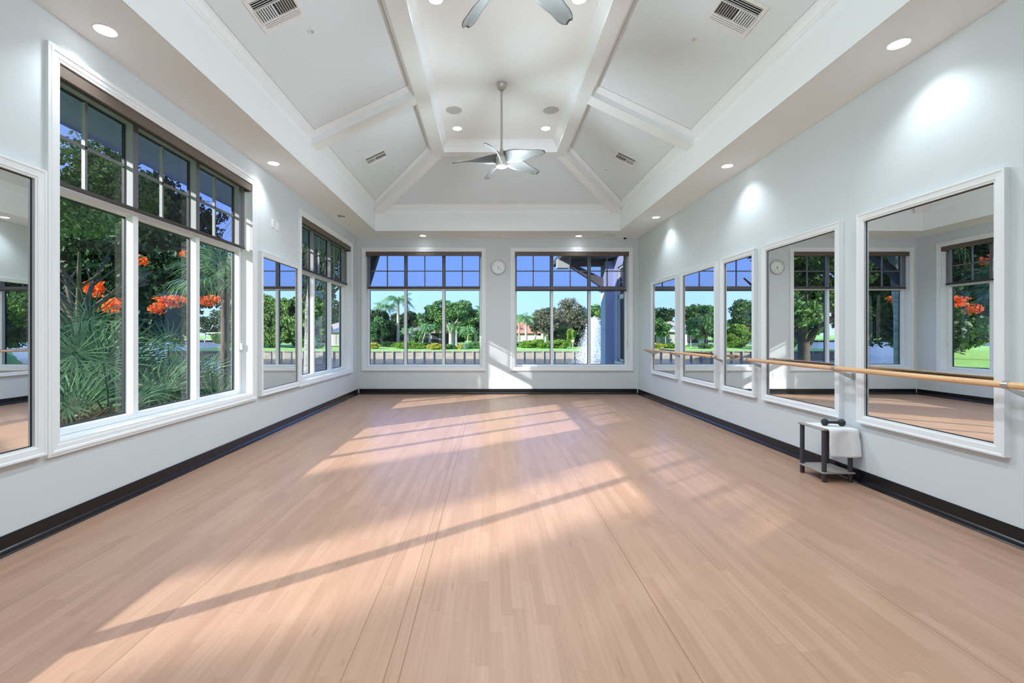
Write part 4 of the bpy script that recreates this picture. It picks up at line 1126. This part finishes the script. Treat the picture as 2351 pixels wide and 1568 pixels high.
tile_b = noise_mat('beige_roof', (.62,.47,.36), (.74,.60,.48), 1.2, .9, (1,1,8))
cream = paint('cream_wall', (.72,.66,.56), .8); whitew = paint('white_wall', (.85,.83,.80), .8); dkg = paint('dark_panel', (.05,.06,.07), .3)
greyw = paint('grey_wall', (.40,.40,.42), .8)
hr_, hx_, hz_ = house(989, 86, 8.5, 8, 2.5, 2.3, greyw, tile_g, 'grey roofed house with a striped gable and porch under the ficus', panels=((-1.6,-.4,.3,2.2,dkg),(.2,1.5,.3,2.2,dkg),(2.4,3.8,.3,2.2,dkg)))
pr = MB()
px0, px1 = hx_+.0, hx_+4.4; gy = 82.6
pr.box(px0-.3, px1+.3, gy, 86, hz_+2.35, hz_+2.55)
pr.add([(px0-.3,gy,hz_+2.55),(px1+.3,gy,hz_+2.55),((px0+px1)/2,gy,hz_+4.1),(px0-.3,88,hz_+2.55),(px1+.3,88,hz_+2.55),((px0+px1)/2,88,hz_+4.1)], [(0,1,2),(0,2,5,3),(1,4,5,2)])
build('gable_roof', pr, tile_g, hr_)
for i in range(9):
    t = (i+.5)/9; x = px0+(px1-px0)*t; hgt = 1.5*(1-abs(2*t-1))
    if hgt > .2: build('gable_slat', MB().box(x-.09, x+.09, gy-.05, gy-.01, hz_+2.6, hz_+2.5+hgt), cream, hr_)
for x in (px0-3.1, px0-1.1, px0+.2, (px0+px1)/2+.6, px1): build('porch_post', MB().box(x-.13, x+.13, gy+.05, gy+.3, hz_, hz_+2.36), M['tower'], hr_)
build('porch_beam', MB().box(px0-3.3, px0, gy, gy+.3, hz_+2.1, hz_+2.35), M['tower'], hr_)
house(874, 92, 6.5, 6, 2.3, 1.9, whitew, paint('pale_roof', (.78,.74,.74), .8), 'pale roofed house between dark trees at far left')
house(1184, 92, 9, 8, 2.4, 2.8, cream, tile_r, 'red tiled house in the window right of the clock')
gw = build('garden_wall', MB().box(X_at(1176, 84), X_at(1262, 84), 84, 84.25, -1.0, 1.15), whitew, loc=(X_at(1219,84), 84, -1)); tag(gw, 'long white garden wall in front of the red tiled house', 'garden wall')
house(1290, 94, 8.5, 7, 2.6, 1.3, cream, tile_b, 'beige roofed house behind the trees right of the middle mullion')
house(1338, 96, 5.0, 5, 2.6, 1.2, cream, tile_b, 'second beige roof beside the fountain spray')
r3, x3, z3 = house(0, 82, 15, 9, 2.6, 2.0, whitew, tile_g, 'long white house across the lake seen in the right wall mirrors', x=-24.5, panels=((-6.5,-4.5,.5,2.1,dkg),(-3.6,.4,.2,2.2,paint('screen_porch', (.45,.46,.45), .6)),(1.2,2.4,.5,2.1,dkg),(3.5,5.5,.4,2.1,dkg)))
c_ = empty('canopy_tent', (-24.8, 78, farz(-24.8,78)), 'white peaked canopy in front of the white house across the lake', 'canopy')
zt = farz(-24.8, 78)
build('canopy_top', MB().add([(-27,75.8,zt+2.5),(-22.6,75.8,zt+2.5),(-22.6,80.2,zt+2.5),(-27,80.2,zt+2.5),(-24.8,78,zt+3.6)], [(0,1,4),(1,2,4),(2,3,4),(3,0,4)]), M['tower'], c_)
for x in (-26.9, -22.7):
    for y in (75.9, 80.1): build('pole', MB().tube([(x,y,zt),(x,y,zt+2.5)], .05, 8), M['tower'], c_)
bf = empty('bird_feeder', (X_at(1315, 72), 72, farz(10, 72)), 'small bird house on a post on the far lawn', 'bird house')
bx = X_at(1315, 72); bz = farz(bx, 72)
build('post', MB().box(bx-.05, bx+.05, 71.95, 72.05, bz, bz+1.0), greyw, bf); build('box', MB().box(bx-.16, bx+.16, 71.85, 72.15, bz+1.0, bz+1.35), whitew, bf)
dk = empty('boat_dock', (-120, 205, WZ), 'distant dock with a covered boat lift at the left end of the lake', 'dock')
build('deck', MB().box(-128, -112, 204, 207, WZ+1, WZ+1.3), whitew, dk); build('canopy', MB().box(-127, -117, 204, 208, WZ+4, WZ+4.4), whitew, dk)
for x in (-127.5, -122, -117, -112.5): build('pile', MB().box(x-.2, x+.2, 204, 204.4, WZ-.5, WZ+4), greyw, dk)

# --- fountain: spray of droplets rising from the lake
fy_, fx_ = 46.0, X_at(1364, 46.0)
n = 52000
t = rng.random(n); up = rng.random(n) < .45
rad = np.where(up, .12+.5*t**1.4, .35+1.35*(1-t)**.8+.0)*np.abs(rng.normal(size=n))*.62
hgt = np.where(up, t*5.4, (t**.75)*5.2)*(1-.08*rng.random(n)) - np.minimum(1.2, rad*.35)
an = rng.random(n)*2*PI
drift = -.9*(1-t)**2*rng.random(n)*1.1
P = np.stack([np.cos(an)*rad+drift, np.sin(an)*rad, np.maximum(.02, hgt)], 1)
V, F = leaf_quads(P, .055, .8)
def spray_mat():
    m = bpy.data.materials.new('water_spray'); m.use_nodes = True; nt = m.node_tree; nt.nodes.clear()
    o = nt.nodes.new('ShaderNodeOutputMaterial'); mx = nt.nodes.new('ShaderNodeMixShader'); d = nt.nodes.new('ShaderNodeBsdfDiffuse'); t_ = nt.nodes.new('ShaderNodeBsdfTranslucent')
    d.inputs[0].default_value = (.95,.97,1,1); t_.inputs[0].default_value = (.95,.97,1,1)
    nt.links.new(d.outputs[0], mx.inputs[1]); nt.links.new(t_.outputs[0], mx.inputs[2])
    tr = nt.nodes.new('ShaderNodeBsdfTransparent'); m2 = nt.nodes.new('ShaderNodeMixShader'); m2.inputs[0].default_value = .62
    nt.links.new(mx.outputs[0], m2.inputs[1]); nt.links.new(tr.outputs[0], m2.inputs[2]); nt.links.new(m2.outputs[0], o.inputs[0]); return m
tag(link_mesh('fountain_spray', mesh_np('fountain_spray', V, F, spray_mat()), None, (fx_, fy_, WZ)), 'tall white fountain spray rising from the lake by the grey pillar', 'fountain', kind='stuff')

# --- wing of the building beyond the right far window
WX = 3.57
wg = MB(); wy0, wy1 = YB+T, 13.6
wo = (11.05, 12.68)
wg.box(WX, WX+.25, wy0, wo[0], -1.5, 3.5); wg.box(WX, WX+.25, wo[0], wo[1], -1.5, Z0); wg.box(WX, WX+.25, wo[0], wo[1], Z1, 3.5); wg.box(WX, WX+.25, wo[1], wy1, -1.5, 3.5)
wg.box(WX+.25, WX+4, wy1-.25, wy1, -1.5, 3.5)
struct('wall_wing', wg, M['ext'], 'blue-grey rendered wing wall outside the far right window', 'wall')
pi_ = MB(); PX0, PX1, PY0, PY1 = 3.325, WX, 13.02, 13.56
zj = EYE+(768-757)/1045*13.2
pi_.box(PX0, PX1, PY0, PY1, -1.5, zj-.012); pi_.box(PX0+.015, PX1, PY0+.015, PY1-.015, zj-.012, zj+.012); pi_.box(PX0, PX1, PY0, PY1, zj+.012, 3.45)
struct('trim_22', pi_, M['ext'], 'blue-grey square pillar at the corner of the wing outside', 'pillar')
wroot = empty('window_6', (WX, (wo[0]+wo[1])/2, Z0), 'dark window in the wing wall beside the pillar outside', 'window', kind='structure')
fr = MB()
for a in ((wo[0], wo[0]+.06, Z0, Z1), (wo[1]-.06, wo[1], Z0, Z1), (wo[0], wo[1], Z0, Z0+.06), (wo[0], wo[1], Z1-.06, Z1), (wo[0], wo[1], 2.33, 2.45)): fr.box(WX+.04, WX+.10, *a)
build('frame', fr, M['tower'], wroot)
build('pane', MB().box(WX+.07, WX+.08, wo[0]+.06, wo[1]-.06, Z0+.06, Z1-.06), paint('dark_glass', (.02,.03,.035), .05), wroot)
mu = MB()
for y in (wo[0]+.4, wo[0]+.8, wo[0]+1.2): mu.box(WX+.055, WX+.069, y-.012, y+.012, 2.45, Z1-.06)
mu.box(WX+.055, WX+.069, wo[0]+.06, wo[1]-.06, 2.78, 2.805); build('muntin', mu, M['tower'], wroot)
build('sill', MB().box(WX-.06, WX+.04, wo[0]-.05, wo[1]+.05, Z0-.08, Z0), M['tower'], wroot)
# gable bracket on the pillar and on the left corner of the back wall
bk = empty('roof_bracket', (PX0, 13.3, 2.7), 'diagonal timber roof bracket beside the pillar, right far window', 'roof bracket')
b = MB(); b.box(2.05, PX0, 13.2, 13.42, 3.36, 3.52); build('top_beam', b, M['timber'], bk)
b = MB(); b.add([(PX0,13.22,2.70),(PX0,13.22,2.98),(2.55,13.22,3.36),(2.30,13.22,3.36),(PX0,13.40,2.70),(PX0,13.40,2.98),(2.55,13.40,3.36),(2.30,13.40,3.36)],
      [(0,1,2,3),(7,6,5,4),(0,4,5,1),(1,5,6,2),(2,6,7,3),(3,7,4,0)]); build('brace', b, M['timber'], bk)
build('end_block', MB().box(1.98, 2.32, 13.16, 13.46, 3.28, 3.54), M['tower'], bk)
b = MB().box(PX0-.10, WX+.05, 12.98, 13.6, 2.62, 2.70); build('ledge', b, M['ext'], bk)
wr = MB().box(WX-1.55, WX+4.5, 12.6, 14.6, 3.52, 3.66); struct('trim_23', wr, M['timber'], 'eave of the wing above the pillar outside', 'eave')
bl = empty('roof_bracket', (-2.82, YB+T, 2.5), 'diagonal roof bracket at upper left of the far window left of the clock', 'roof bracket')
b = MB(); q = [(YB+T,2.50),(YB+T,2.74),(YB+T+.78,3.42),(YB+T+.98,3.42)]
b.add([(-2.90,y,z) for y,z in q]+[(-2.74,y,z) for y,z in q], [(0,1,2,3),(7,6,5,4),(0,4,5,1),(1,5,6,2),(2,6,7,3),(3,7,4,0)]); build('brace', b, M['timber'], bl)
build('top_beam', MB().box(-2.91, -2.73, YB+T, YB+T+1.0, 3.40, 3.50), M['timber'], bl)
